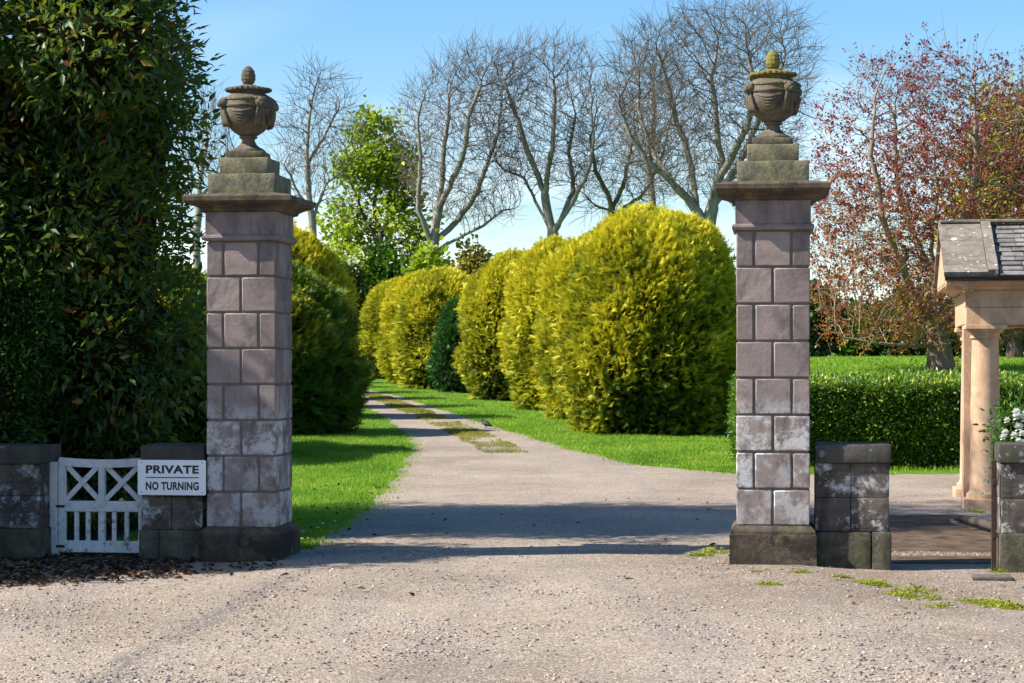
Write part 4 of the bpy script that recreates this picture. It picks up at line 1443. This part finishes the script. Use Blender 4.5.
hx0, hx1, hy0, hy1, HH = 3.50, 11.5, 29.6, 31.4, 1.27
P, N_ = hedge_pts(26000, hx0, hx1, hy0, hy1, HH)
P[:, 2] += ground_z(P[:, 0], P[:, 1]) * 0.3 + 0.06 * (P[:, 1] - hy0)
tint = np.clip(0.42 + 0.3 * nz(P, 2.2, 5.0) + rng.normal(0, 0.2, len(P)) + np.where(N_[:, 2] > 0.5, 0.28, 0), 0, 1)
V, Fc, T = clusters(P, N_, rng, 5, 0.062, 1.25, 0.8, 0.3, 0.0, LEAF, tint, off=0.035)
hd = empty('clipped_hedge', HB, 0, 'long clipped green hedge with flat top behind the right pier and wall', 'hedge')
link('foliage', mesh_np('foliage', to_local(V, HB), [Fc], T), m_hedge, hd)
mb = MB(); mb.box(hx0 + 0.16 - HB[0], hx1 - HB[0], hy0 + 0.17 - HB[1], hy1 - 0.15 - HB[1], -0.05, HH - 0.14)
mb.wear(0.05, 2.0, 5, 0.25); mb.build('dark_core', m_core, hd)  # solid dark box added inside the hedge to stop see-through

# ------------------------------------------------------------------ flowering shrub behind the right wall end
lobes = [(0, 0, 1.02, 0.22, 0.2, 0.2), (0.18, 0, 0.95, 0.2, 0.2, 0.25), (0.0, 0, 0.6, 0.16, 0.2, 0.4)]
fs = leafy('flowering_shrub', (4.90, 19.4, 0.0), 'leafy shrub covered in white flowers behind the right wall end', 'shrub', lobes, 500, 5, 0.06, m_shrub, 63, None, 1.1, 0.2, 0.0, 0.5, core=0.55)
rng = np.random.default_rng(64)
PET = (np.array([[0, 0, 0], [0.5, 0.38, 0.18], [1, 0.2, 0.35], [1.0, -0.2, 0.35], [0.5, -0.38, 0.18]], float), np.array([[0, 4, 3, 2], [0, 2, 1, 1]]))
PETF = np.array([[0, 4, 3], [0, 3, 2], [0, 2, 1]])
for k in range(22):
    a_ = rng.uniform(0, 6.28); zz = rng.uniform(0.82, 1.24)
    c_ = np.array([math.cos(a_) * 0.24 * rng.uniform(0.2, 1), -0.20 - 0.10 * rng.random(), zz])
    dirs = []
    for ring_, tilt in ((0, 0.2), (1, 0.9)):
        for q in range(6):
            b_ = q * 1.047 + ring_ * 0.5
            dirs.append(unit(np.array([math.cos(b_), -0.5 - tilt, math.sin(b_)])))
    dirs = np.array(dirs)
    V, Fc, T = scatter(PET[0], PETF, np.repeat(c_[None], 12, 0), frames(dirs, np.repeat([[0.0, 0.3, 1.0]], 12, 0)), np.full(12, 0.046 * rng.uniform(0.8, 1.25)), rng.random(12))
    link('blossom', mesh_np('blossom', V, [Fc], T), m_petal, fs)

# ------------------------------------------------------------------ bare beeches
BG = 'bare trees beyond the yew rows'
D = 92.0


def G(x, Dd): return (px(x, Dd), Dd, gz(px(x, Dd), Dd) - 0.1)


bare_tree('slender bare tree just right of the left urn', D,
          [{'pts': [G(317, D), pt(314, 240, D), pt(309, 198, D), pt(307, 145, D), pt(312, 100, D), pt(318, 74, D)]},
           {'parent': 'near', 'pts': [pt(312, 225, D), pt(326, 184, D), pt(348, 166, D), pt(363, 150, D, .5)]},
           {'parent': 'near', 'pts': [pt(311, 210, D), pt(298, 190, D), pt(284, 165, D, -.5)]},
           {'parent': 'near', 'pts': [pt(308, 160, D), pt(326, 130, D), pt(340, 105, D, .4)]}],
          [(64, 308, 330), (85, 290, 346), (110, 282, 362), (140, 274, 366), (175, 272, 352), (205, 280, 336)], 1779, 0.185, 71, m_beech, BG, 0.40)
D = 104.0
bare_tree('wide bare beech with low branch reaching right behind the leafy sycamore', D,
          [{'pts': [G(434, D), pt(432, 265, D), pt(432, 242, D), pt(440, 205, D), pt(443, 175, D), pt(446, 135, D), pt(450, 95, D)]},
           {'parent': 'near', 'pts': [pt(431, 245, D), pt(418, 208, D, -.6), pt(422, 163, D, -1), pt(418, 125, D, -1.2), pt(428, 90, D, -1)]},
           {'parent': 'near', 'pts': [pt(434, 240, D), pt(457, 222, D, .5), pt(477, 190, D, .8), pt(488, 160, D, 1), pt(497, 130, D, 1)]},
           {'parent': 'near', 'pts': [pt(434, 252, D), pt(455, 240, D), pt(485, 226, D), pt(505, 210, D), pt(520, 208, D)]},
           {'parent': 'near', 'pts': [pt(440, 205, D), pt(462, 165, D, -1), pt(470, 120, D, -1.5), pt(482, 85, D, -1.5)]}],
          [(44, 460, 505), (60, 440, 530), (85, 405, 535), (120, 390, 522), (160, 395, 520), (200, 405, 522), (222, 425, 515)], 3558, 0.352, 72, m_beech, BG)
bare_tree('bare beech with pale forked stems in the middle of the row', D,
          [{'pts': [G(554, D), pt(553, 240, D), pt(545, 195, D), pt(527, 148, D), pt(512, 105, D), pt(505, 80, D)]},
           {'parent': 'near', 'pts': [pt(551, 232, D), pt(537, 204, D, .8), pt(524, 176, D, 1), pt(502, 169, D, 1.2), pt(490, 150, D, 1.2)]},
           {'parent': 'near', 'pts': [pt(553, 236, D), pt(567, 212, D, -.6), pt(588, 177, D, -1), pt(594, 140, D, -1.2), pt(590, 100, D, -1)]},
           {'parent': 'near', 'pts': [pt(546, 195, D), pt(551, 150, D, -1), pt(555, 110, D, -1), pt(552, 75, D, -1)]},
           {'parent': 'near', 'pts': [pt(560, 222, D), pt(574, 190, D, 1), pt(570, 150, D, 1.5), pt(576, 110, D, 1.4)]}],
          [(40, 520, 580), (58, 492, 600), (90, 478, 606), (130, 480, 606), (165, 486, 606), (190, 520, 600)], 3558, 0.317, 73, m_beech, BG)
D = 104.0
bare_tree('short mossy bare tree low between two tall beeches', D,
          [{'pts': [G(617, D), pt(615, 225, D), pt(608, 195, D), pt(596, 170, D), pt(590, 140, D)]},
           {'parent': 'near', 'pts': [pt(612, 208, D), pt(625, 180, D, .8), pt(632, 150, D, 1)]},
           {'parent': 'near', 'pts': [pt(612, 212, D), pt(596, 205, D), pt(578, 190, D)]},
           {'parent': 'near', 'pts': [pt(613, 214, D), pt(640, 198, D, -.5), pt(655, 175, D, -.6)]}],
          [(85, 585, 640), (120, 575, 655), (160, 570, 668), (200, 566, 668), (218, 580, 655)], 2326, 0.246, 74, m_mossbark, BG, trop=0.1)
D = 94.0
bare_tree('tallest bare tree with leaning stems behind the right urn', D,
          [{'pts': [G(706, D), pt(708, 225, D), pt(716, 190, D), pt(722, 160, D), pt(716, 120, D), pt(712, 75, D), pt(718, 40, D)]},
           {'parent': 'near', 'pts': [pt(706, 228, D), pt(694, 207, D), pt(670, 183, D, -.5), pt(645, 160, D, -.8), pt(628, 140, D, -1), pt(618, 105, D, -1)]},
           {'parent': 'near', 'pts': [pt(712, 205, D), pt(736, 170, D, .8), pt(757, 130, D, 1.2), pt(775, 85, D, 1.4), pt(790, 55, D, 1.4)]},
           {'parent': 'near', 'pts': [pt(700, 212, D), pt(694, 165, D, 1), pt(680, 120, D, 1.4), pt(668, 75, D, 1.4), pt(660, 45, D, 1.2)]},
           {'parent': 'near', 'pts': [pt(718, 180, D), pt(745, 130, D, -1), pt(750, 85, D, -1.4), pt(742, 45, D, -1.4)]},
           {'parent': 'near', 'pts': [pt(675, 187, D), pt(652, 150, D, .7), pt(640, 105, D, 1), pt(640, 70, D, 1)]}],
          [(6, 715, 770), (20, 650, 805), (50, 605, 818), (90, 598, 815), (130, 606, 805), (165, 620, 800), (200, 650, 790)], 7988, 0.42, 75, m_beech, BG)
D = 108.0
bare_tree('slim straight bare tree seen between the mossy tree and the tallest tree', D,
          [{'pts': [G(652, D), pt(652, 207, D), pt(650, 170, D), pt(655, 120, D), pt(652, 75, D)]},
           {'parent': 'near', 'pts': [pt(651, 180, D), pt(664, 150, D), pt(672, 110, D)]}],
          [(50, 630, 680), (90, 615, 690), (140, 620, 690), (180, 636, 675)], 1230, 0.194, 76, m_beech, BG)
D = 88.0
bare_tree('small bare tree twigs between the evergreen and the left urn', D,
          [{'pts': [G(196, D), pt(197, 230, D), pt(200, 180, D), pt(207, 140, D)]},
           {'parent': 'near', 'pts': [pt(199, 200, D), pt(222, 172, D), pt(238, 158, D)]},
           {'parent': 'near', 'pts': [pt(199, 190, D), pt(182, 150, D)]}],
          [(92, 192, 214), (115, 180, 228), (150, 172, 242), (185, 176, 246)], 1230, 0.176, 77, m_beech, BG)

# fresh green sycamore
D = 108.0
bare_tree('fresh green sycamore with dark limbs left of the wide beech', D,
          [{'pts': [G(380, D), pt(379, 260, D), pt(381, 238, D), pt(374, 205, D), pt(380, 165, D), pt(384, 140, D)]},
           {'parent': 'near', 'pts': [pt(380, 245, D), pt(362, 215, D, .5), pt(352, 185, D, .8), pt(362, 150, D, .8)]},
           {'parent': 'near', 'pts': [pt(380, 235, D), pt(398, 205, D, -.5), pt(408, 175, D, -.8), pt(402, 145, D, -.8)]},
           {'parent': 'near', 'pts': [pt(380, 252, D), pt(352, 245, D), pt(340, 235, D)]},
           {'parent': 'near', 'pts': [pt(380, 250, D), pt(405, 240, D), pt(425, 232, D)]}],
          [(118, 360, 392), (135, 340, 416), (152, 348, 424), (175, 332, 416), (195, 342, 430), (215, 326, 420), (235, 336, 438), (262, 318, 446), (285, 330, 440)], 1900, 0.26, 78, m_darkbark, None,
          leaves=dict(n=2600, per=6, len=0.27, mask=0.05, mat=m_spring, tint=lambda P, r: np.clip(0.5 + 0.35 * nz(P, 0.5, 1.0) + r.normal(0, 0.2, len(P)), 0, 1), thr=0.02, off=0.28), name='sycamore_tree', tip=0.014, twig=(0.03, 1, 0.6))

# copper leaved tree on the right lawn
D = 53.0
bare_tree('spreading tree with young coppery red leaves behind the clipped hedge', D,
          [{'pts': [G(941, D), pt(940, 362, D), pt(937, 338, D), pt(936, 300, D), pt(932, 250, D), pt(938, 190, D), pt(935, 130, D)]},
           {'parent': 'near', 'pts': [pt(937, 325, D), pt(912, 300, D, -.5), pt(892, 262, D, -1), pt(872, 220, D, -1.4), pt(862, 160, D, -1.5), pt(864, 100, D, -1.4)]},
           {'parent': 'near', 'pts': [pt(938, 332, D), pt(905, 322, D, .5), pt(868, 318, D, 1), pt(835, 322, D, 1.2)]},
           {'parent': 'near', 'pts': [pt(937, 310, D), pt(962, 260, D, .6), pt(980, 200, D, 1.2), pt(985, 140, D, 1.2), pt(990, 90, D, 1.2)]},
           {'parent': 'near', 'pts': [pt(938, 330, D), pt(975, 312, D, -.6), pt(1015, 295, D, -1), pt(1055, 270, D, -1)]},
           {'parent': 'near', 'pts': [pt(934, 270, D), pt(912, 215, D, 1), pt(905, 150, D, 1.5), pt(908, 95, D, 1.5)]},
           {'parent': 'near', 'pts': [pt(935, 280, D), pt(962, 210, D, -1), pt(965, 140, D, -1.4), pt(962, 85, D, -1.4)]},
           {'parent': 'near', 'pts': [pt(938, 345, D), pt(905, 348, D, -.8), pt(865, 345, D, -1.2), pt(830, 338, D, -1.2)]}],
          [(62, 855, 1010), (90, 838, 1050), (130, 822, 1075), (180, 812, 1090), (250, 808, 1095), (310, 810, 1090), (345, 825, 1060)], 4200, 0.30, 79, m_redbark, None,
          kill=0.30, step=0.2, tip=0.008, twig=(0.014, 1, 0.8), influence=2.2, trop=0.4,
          leaves=dict(n=11500, per=5, len=0.074, ztop=12.5, zr=7.5, mat=m_red, w=0.9, thr=0.013, off=0.055,
                      tint=lambda P, r: np.clip(0.92 - 0.105 * (P[:, 2] - 2.0) + 0.22 * nz(P, 0.6, 4.0) + r.normal(0, 0.2, len(P)), 0, 1)), name='copper_tree', flat=0.75)
D = 72.0
bare_tree('yellowish spring tree behind the porch roof and the copper tree', D,
          [{'pts': [G(1015, D), pt(1012, 300, D), pt(1010, 220, D), pt(1015, 160, D)]},
           {'parent': 'near', 'pts': [pt(1012, 270, D), pt(985, 220, D), pt(975, 180, D)]},
           {'parent': 'near', 'pts': [pt(1012, 260, D), pt(1045, 200, D), pt(1060, 150, D)]}],
          [(108, 1000, 1060), (135, 972, 1080), (180, 955, 1090), (240, 952, 1090), (300, 965, 1080)], 1200, 0.24, 80, m_darkbark, None,
          leaves=dict(n=2600, per=5, len=0.22, mat=m_olive, tint=lambda P, r: r.random(len(P)), thr=0.035, off=0.2), name='spring_tree', tip=0.013)

# ------------------------------------------------------------------ far shrubs
SG = 'far shrubs beyond the lawn and yews'


def far_shrub(x0, x1, ytop, D, mat, seed, label, n=700, leaf=0.2):
    cx = px((x0 + x1) / 2, D); hw = (x1 - x0) / 2 * D / F; b = gz(cx, D); H = pz(ytop, D) - b
    rng = np.random.default_rng(seed)
    lobes = [(rng.uniform(-0.5, 0.5) * hw, rng.uniform(-0.3, 0.3) * hw, H * q, hw * rng.uniform(0.5, 0.65), hw * 0.55, H * 0.27) for q in (0.25, 0.3, 0.45, 0.5, 0.62, 0.72)]
    return leafy('far_shrub', (cx, D, b), label, 'shrub', lobes, n, 6, leaf, mat, seed, SG, 1.1, 0.2, 0.0, 0.5, tmpl=BROAD, off=leaf * 0.8, core=0.6)


far_shrub(400, 452, 246, 90, m_spring, 81, 'bright green shrub at the foot of the wide beech', 900, 0.26)
far_shrub(352, 410, 240, 106, m_shrub, 82, 'green leafy shrub below the sycamore beyond the left yews', 1300, 0.22)
far_shrub(444, 500, 242, 104, m_olive, 83, 'olive shrub right of the wide beech trunk', 800, 0.24)
far_shrub(334, 362, 262, 104, m_woods, 84, 'dark shrub closing the far end of the drive', 900, 0.24)
far_shrub(300, 345, 262, 88, m_spring, 85, 'pale green shrub beyond the golden crowned yew', 700, 0.24)
for k, (a, b_, t_, m_) in enumerate([(780, 856, 286, m_woods), (832, 900, 306, m_shrub), (872, 936, 290, m_woods), (915, 990, 302, m_woods), (970, 1048, 288, m_shrub), (1030, 1104, 280, m_woods)]):
    far_shrub(a, b_, t_, 82 + (k % 3) * 4, m_, 90 + k,
              ['dark shrub at the back of the lawn beside the right pier', 'green shrub at the back of the lawn between two dark ones', 'dark shrub behind the lawn left of the copper tree trunk',
               'dark shrub straight behind the copper tree trunk', 'green shrub behind the porch columns', 'dark shrub behind the porch at the right edge'][k], 900, 0.22)
# distant woods closing the horizon
rng = np.random.default_rng(99)
parts = []
for k in range(90):
    x_ = -150 + 300 * k / 89 + rng.uniform(-2, 2); y_ = 230 + rng.uniform(-10, 10); h_ = rng.uniform(2.0, 4.2)
    P = unit(rng.normal(0, 1, (160, 3))); P[:, 2] = np.abs(P[:, 2])
    Q = P * np.array([3.2, 2.2, h_]) * (0.75 + 0.3 * rng.random((160, 1))) + np.array([x_, y_, gz(x_, y_)])
    parts.append((Q, P))
Pw = np.concatenate([q[0] for q in parts]); Nw = np.concatenate([q[1] for q in parts])
V, Fc, T = clusters(Pw, Nw, rng, 4, 0.9, 1.3, 0.8, 0.2, 0, BROAD, None, off=0.4)
tag(link('woodland', mesh_np('woodland', V, [Fc], T), m_woods), 'distant low woodland beyond the lawn', 'woodland', kind='stuff')


# ------------------------------------------------------------------ grass
def blades(P, rng, h, w_, tint):
    n = len(P)
    d = unit(np.stack([rng.normal(0, 0.38, n), rng.normal(0, 0.38, n), np.ones(n)], 1))
    s_ = unit(np.stack([rng.normal(0, 1, n), rng.normal(0, 1, n), np.zeros(n)], 1))
    H_ = (h * rng.uniform(0.5, 1.3, n))[:, None]; W_ = (w_ * rng.uniform(0.7, 1.3, n))[:, None]
    bend = unit(np.stack([rng.normal(0, 1, n), rng.normal(0, 1, n), np.zeros(n)], 1)) * H_ * 0.35
    a = P - s_ * W_; b = P + s_ * W_; c = P + d * H_ * 0.6 + s_ * W_ * 0.7; e = P + d * H_ * 0.6 - s_ * W_ * 0.7; f = P + d * H_ + bend
    V = np.stack([a, b, c, e, f], 1).reshape(-1, 3)
    k = np.arange(n)[:, None] * 5
    return V, k + np.array([[0, 1, 2, 3]]), k + np.array([[3, 2, 4]]), np.repeat(tint, 5)


def grass_patch(name, P, seed, h, w_, label, mat=None):
    rng = np.random.default_rng(seed)
    h = h * (0.65 + 0.7 * np.clip(0.5 + nz(P, 1.8, 3.0), 0, 1))
    tint = np.clip(0.5 + 0.55 * nz(P, 0.7, 9.0) + 0.3 * nz(P, 3.1, 4.0) + rng.normal(0, 0.22, len(P)), 0, 1)
    V, q, t3, T = blades(P, rng, h, w_, tint)
    o = link(name, mesh_np(name, V, [q, t3], T), mat or m_grass)
    return tag(o, label, 'grass', kind='stuff')


rng = np.random.default_rng(101)


def sample_strip(n, y0, y1, fx0, fx1, power=1.0):
    y = y0 + (y1 - y0) * rng.random(n) ** power
    a = fx0(y); b = fx1(y)
    x = a + (b - a) * rng.random(n)
    return np.stack([x, y, ground_z(x, y)], 1)


P1 = sample_strip(90000, 17.5, 40, lambda y: np.full_like(y, -3.6) - 0.04 * (y - 17.5), lambda y: left_edge(y) + rng.normal(-0.02, 0.13, len(y)), 1.2)
P2 = sample_strip(30000, 40, 84, lambda y: left_edge(y) - 2.2, lambda y: left_edge(y) + rng.normal(0, 0.06, len(y)), 1.0)
grass_patch('grass', np.concatenate([P1, P2]), 102, 0.055, 0.0035, 'bright mown grass left of the drive behind the left pier')
P3 = sample_strip(80000, 28.4, 48, lambda y: right_edge(y) + rng.normal(0.02, 0.14, len(y)), lambda y: np.maximum(right_edge(y) + 2.2, 5.0 - 0.075 * (y - 28)), 1.0)
P4 = sample_strip(32000, 48, 100, lambda y: right_edge(y) + rng.normal(0, 0.06, len(y)), lambda y: right_edge(y) + 2.6, 1.0)
grass_patch('grass', np.concatenate([P3, P4]), 103, 0.060, 0.005, 'bright grass verge along the right row of golden yews')
P5 = sample_strip(60000, 32, 76, lambda y: np.full_like(y, 4.5), lambda y: np.full_like(y, 20.0), 0.9)
grass_patch('grass', P5, 104, 0.10, 0.010, 'sloping lawn behind the clipped hedge')
P6 = sample_strip(2500, 29.0, 29.6, lambda y: np.full_like(y, 3.4), lambda y: np.full_like(y, 11.0), 0.6)
grass_patch('grass', P6, 105, 0.075, 0.004, 'thin grass strip at the foot of the clipped hedge')


def middle(y): return (left_edge(y) + right_edge(y)) / 2 + 0.15


P7 = sample_strip(60000, 34, 88, lambda y: middle(y) - 0.38, lambda y: middle(y) + 0.38, 1.0)
keep = (nz(P7 * [1, 0.5, 1], 0.9, 6.0) + 0.5 * nz(P7 * [1, 0.6, 1], 2.6, 8.0)) + rng.normal(0, 0.22, len(P7)) > -0.28 + 0.25 * np.clip((38 - P7[:, 1]) / 5, 0, 1)
grass_patch('grass', P7[keep], 106, 0.045, 0.005, 'patchy grass growing along the middle of the drive', m_track)

# daisies on the near edge of the left lawn
rng = np.random.default_rng(107)
n = 60
y_ = 17.7 + 2.2 * rng.random(n); x_ = left_edge(y_) - 0.05 - rng.random(n) ** 1.3 * 1.1
Pd = np.stack([x_, y_, ground_z(x_, y_) + 0.055], 1)
hexv = np.array([[math.cos(a), math.sin(a), 0.12] for a in np.arange(8) * math.pi / 4] + [[0, 0, 0]], float)
hexf = np.array([[8, i, (i + 1) % 8] for i in range(8)])
DAISY = []
for k in range(n):
    V = hexv * 0.016 + Pd[k] - Pd[k]
    tl = np.array([0.1] * 8 + [1.0])
    stem = np.array([[0.0015, 0, -0.055], [-0.0015, 0, -0.055], [0, 0.0015, -0.002]])
    if k == 0:
        me0 = mesh_np('daisy', np.concatenate([V, stem]), [np.concatenate([hexf, [[9, 10, 11]]])], np.concatenate([tl, [0.8] * 3]))
        o = link('daisy', me0, m_daisy)
        first = o
        tag(o, 'small white daisy in the grass near the left pier', 'flower', 'daisies on the left lawn')
    else:
        o = first.copy(); COL.objects.link(o)
    o.location = Pd[k]; o.rotation_euler = (rng.uniform(-0.4, 0.4), rng.uniform(-0.4, 0.4), rng.uniform(0, 6))

# ------------------------------------------------------------------ weeds by the right wall
WL = [(700, 556), (716, 553), (757, 572), (802, 573), (842, 576), (866, 580), (898, 592), (917, 587), (923, 594), (942, 603), (966, 596), (990, 599), (1004, 602), (1020, 604), (976, 512), (770, 585), (880, 582), (1000, 566)]
rng = np.random.default_rng(111)
wsrc = []
for k in range(3):
    m = 70
    a_ = rng.uniform(0, 6.28, m); r_ = np.sqrt(rng.random(m)) * 0.10
    P = np.stack([r_ * np.cos(a_) * 1.3, r_ * np.sin(a_), np.zeros(m)], 1)
    V, q, t3, T = blades(P, rng, np.full(m, 0.045), 0.004, rng.random(m))
    V2, F2, T2 = clusters(P[:40], np.repeat([[0.0, 0, 1.0]], 40, 0), rng, 3, 0.03, 1.4, 1.0, 0.2, 0, LEAF, None, off=0.02)
    off = len(V)
    pad = np.array([[0, 0, 0.006]] + [[0.115 * math.cos(b_) * rng.uniform(0.8, 1.3) * 1.3, 0.115 * math.sin(b_) * rng.uniform(0.8, 1.3), 0.001] for b_ in np.arange(14) * 2 * math.pi / 14])
    off2 = off + len(V2)
    padf = np.array([[0, 1 + i, 1 + (i + 1) % 14] for i in range(14)]) + off2
    wsrc.append(mesh_np('weed_clump', np.concatenate([V, V2 + [0, 0, 0.012], pad]), [q, np.concatenate([t3, F2 + off, padf])], np.concatenate([T, T2, np.full(15, 0.1)])))
    wsrc[-1].materials.append(m_weed)
WLAB = ['yellow green weed tuft growing in the gravel by the right wall']
for k, (x_, y_) in enumerate(WL):
    Dd = EYE * F / (y_ - HZ); X = px(x_, Dd)
    o = bpy.data.objects.new('weed_clump', wsrc[k % 3]); COL.objects.link(o)
    o.location = (X, Dd, gz(X, Dd) + 0.006); s_ = rng.uniform(0.55, 1.15) * (1.0 if k > 4 else 0.7)
    o.scale = (s_ * 0.9, s_ * 1.5, s_ * rng.uniform(0.4, 0.75)); o.rotation_euler.z = rng.uniform(0, 6)
    tag(o, WLAB[0], 'weed', 'weed tufts in the gravel')

# ------------------------------------------------------------------ loose stones and leaf litter
rng = np.random.default_rng(121)
n = 42000
y_ = 9.8 + 8.2 * rng.random(n) ** 1.5; x_ = rng.uniform(-0.27, 0.27, n) * (y_ + 0.3)
dens = np.array([mnoise.noise(Vector((a * 0.8, b * 0.8, 2.0))) for a, b in zip(x_, y_)])
k_ = rng.random(n) < np.clip(0.42 + dens * 0.9, 0.06, 1)
k_ &= ~((np.abs(x_) > 1.8) & (y_ > 15.9))
x_, y_ = x_[k_], y_[k_]; n = len(x_)
size = 0.003 + 0.0095 * rng.random(n) ** 5
iv, jf = ICO1 if False else ico(1)
iv = iv * (1 + 0.25 * rng.normal(0, 1, (len(iv), 1)).clip(-1, 1))
th = rng.uniform(0, 6.28, n)
dd = np.stack([np.cos(th), np.sin(th), rng.normal(0, 0.2, n)], 1)
V, Fc, T = scatter(iv, jf, np.stack([x_, y_, ground_z(x_, y_) + 0.006 + size * 0.25], 1), frames(dd, np.stack([rng.normal(0, 0.3, n), rng.normal(0, 0.3, n), np.ones(n)], 1)),
                   np.stack([size * rng.uniform(0.8, 1.5, n), size, size * rng.uniform(0.45, 0.7, n)], 1), rng.random(n) ** 1.7 * 0.82)
tag(link('gravel', mesh_np('gravel', V, [Fc], T), m_chips), 'loose pale and dark stones on the gravel forecourt', 'gravel', kind='stuff')

rng = np.random.default_rng(122)
n = 5200
y_ = rng.uniform(14.2, 17.4, n); x_ = rng.uniform(-4.8, -1.85, n)
k_ = (y_ > 14.7 + (x_ + 3.6) * 0.60 + rng.normal(0, 0.24, n)) & ~((x_ > -2.6) & (y_ > 16.3)) & (rng.random(n) < np.where(x_ < -2.6, 1.0, 0.35))
xe = np.concatenate([rng.uniform(-3.6, -1.5, 110), rng.uniform(-2.5, 3.5, 40)]); ye = np.concatenate([rng.uniform(17.6, 26, 110), rng.uniform(13, 24, 40)])
x_, y_ = np.concatenate([x_[k_], xe]), np.concatenate([y_[k_], ye]); n = len(x_)
lift = np.where(np.arange(n) < k_.sum(), 0.0, np.where((y_ > 17.4) & (x_ < left_edge(y_)), 0.045, 0.0))
th = rng.uniform(0, 6.28, n)
V, Fc, T = scatter(LEAF[0] * np.array([1, 1.3, 2.2]), LEAF[1], np.stack([x_, y_, ground_z(x_, y_) + lift + rng.uniform(0.008, 0.03, n)], 1),
                   frames(np.stack([np.cos(th), np.sin(th), rng.normal(0, 0.25, n)], 1), np.stack([rng.normal(0, 0.35, n), rng.normal(0, 0.35, n), np.ones(n)], 1)), rng.uniform(0.035, 0.085, n), rng.random(n))
tag(link('fallen_leaves', mesh_np('fallen_leaves', V, [Fc], T), m_litter), 'brown fallen leaves in front of the white gate and wall', 'leaves', kind='stuff')

# ------------------------------------------------------------------ small bird on the drive
bx, by = px(486, 43.0), 43.0
mb = MB()
mb.tube([(-0.15, 0, 0.055), (-0.11, 0, 0.065), (-0.07, 0, 0.085), (-0.02, 0, 0.105), (0.03, 0, 0.125), (0.065, 0, 0.155), (0.082, 0, 0.182), (0.095, 0, 0.195), (0.112, 0, 0.192), (0.118, 0, 0.188), (0.14, 0, 0.180)],
        [0.012, 0.022, 0.040, 0.054, 0.052, 0.036, 0.026, 0.026, 0.018, 0.008, 0.002], 12)
for sgn in (-1, 1):
    mb.tube([(0.0, 0.02 * sgn, 0.08), (0.005, 0.024 * sgn, 0.03), (0.0, 0.024 * sgn, 0.0), (0.03, 0.026 * sgn, 0.0)], [0.012, 0.005, 0.004, 0.003], 6)
    mb.ball((0.100, 0.021 * sgn, 0.199), 0.005, 1)
m_bird = plain('dark_plumage', (0.045, 0.043, 0.05), 0.6, 0.3, 0.4, 40)
o = mb.build('bird', m_bird, None, True); o.location = (bx, by, gz(bx, by) + 0.008); o.rotation_euler.z = R(160)
tag(o, 'small dark bird standing on the gravel drive', 'bird')
mb = MB()
for sgn in (-1, 1):
    mb.tube([(0.035, 0.050 * sgn, 0.125), (-0.02, 0.056 * sgn, 0.11), (-0.08, 0.042 * sgn, 0.085), (-0.13, 0.018 * sgn, 0.065)], [0.016, 0.022, 0.016, 0.003], 8)
mb.build('wing', plain('grey_wing_feathers', (0.11, 0.11, 0.13), 0.6, 0.3, 0.4, 40), o, True)
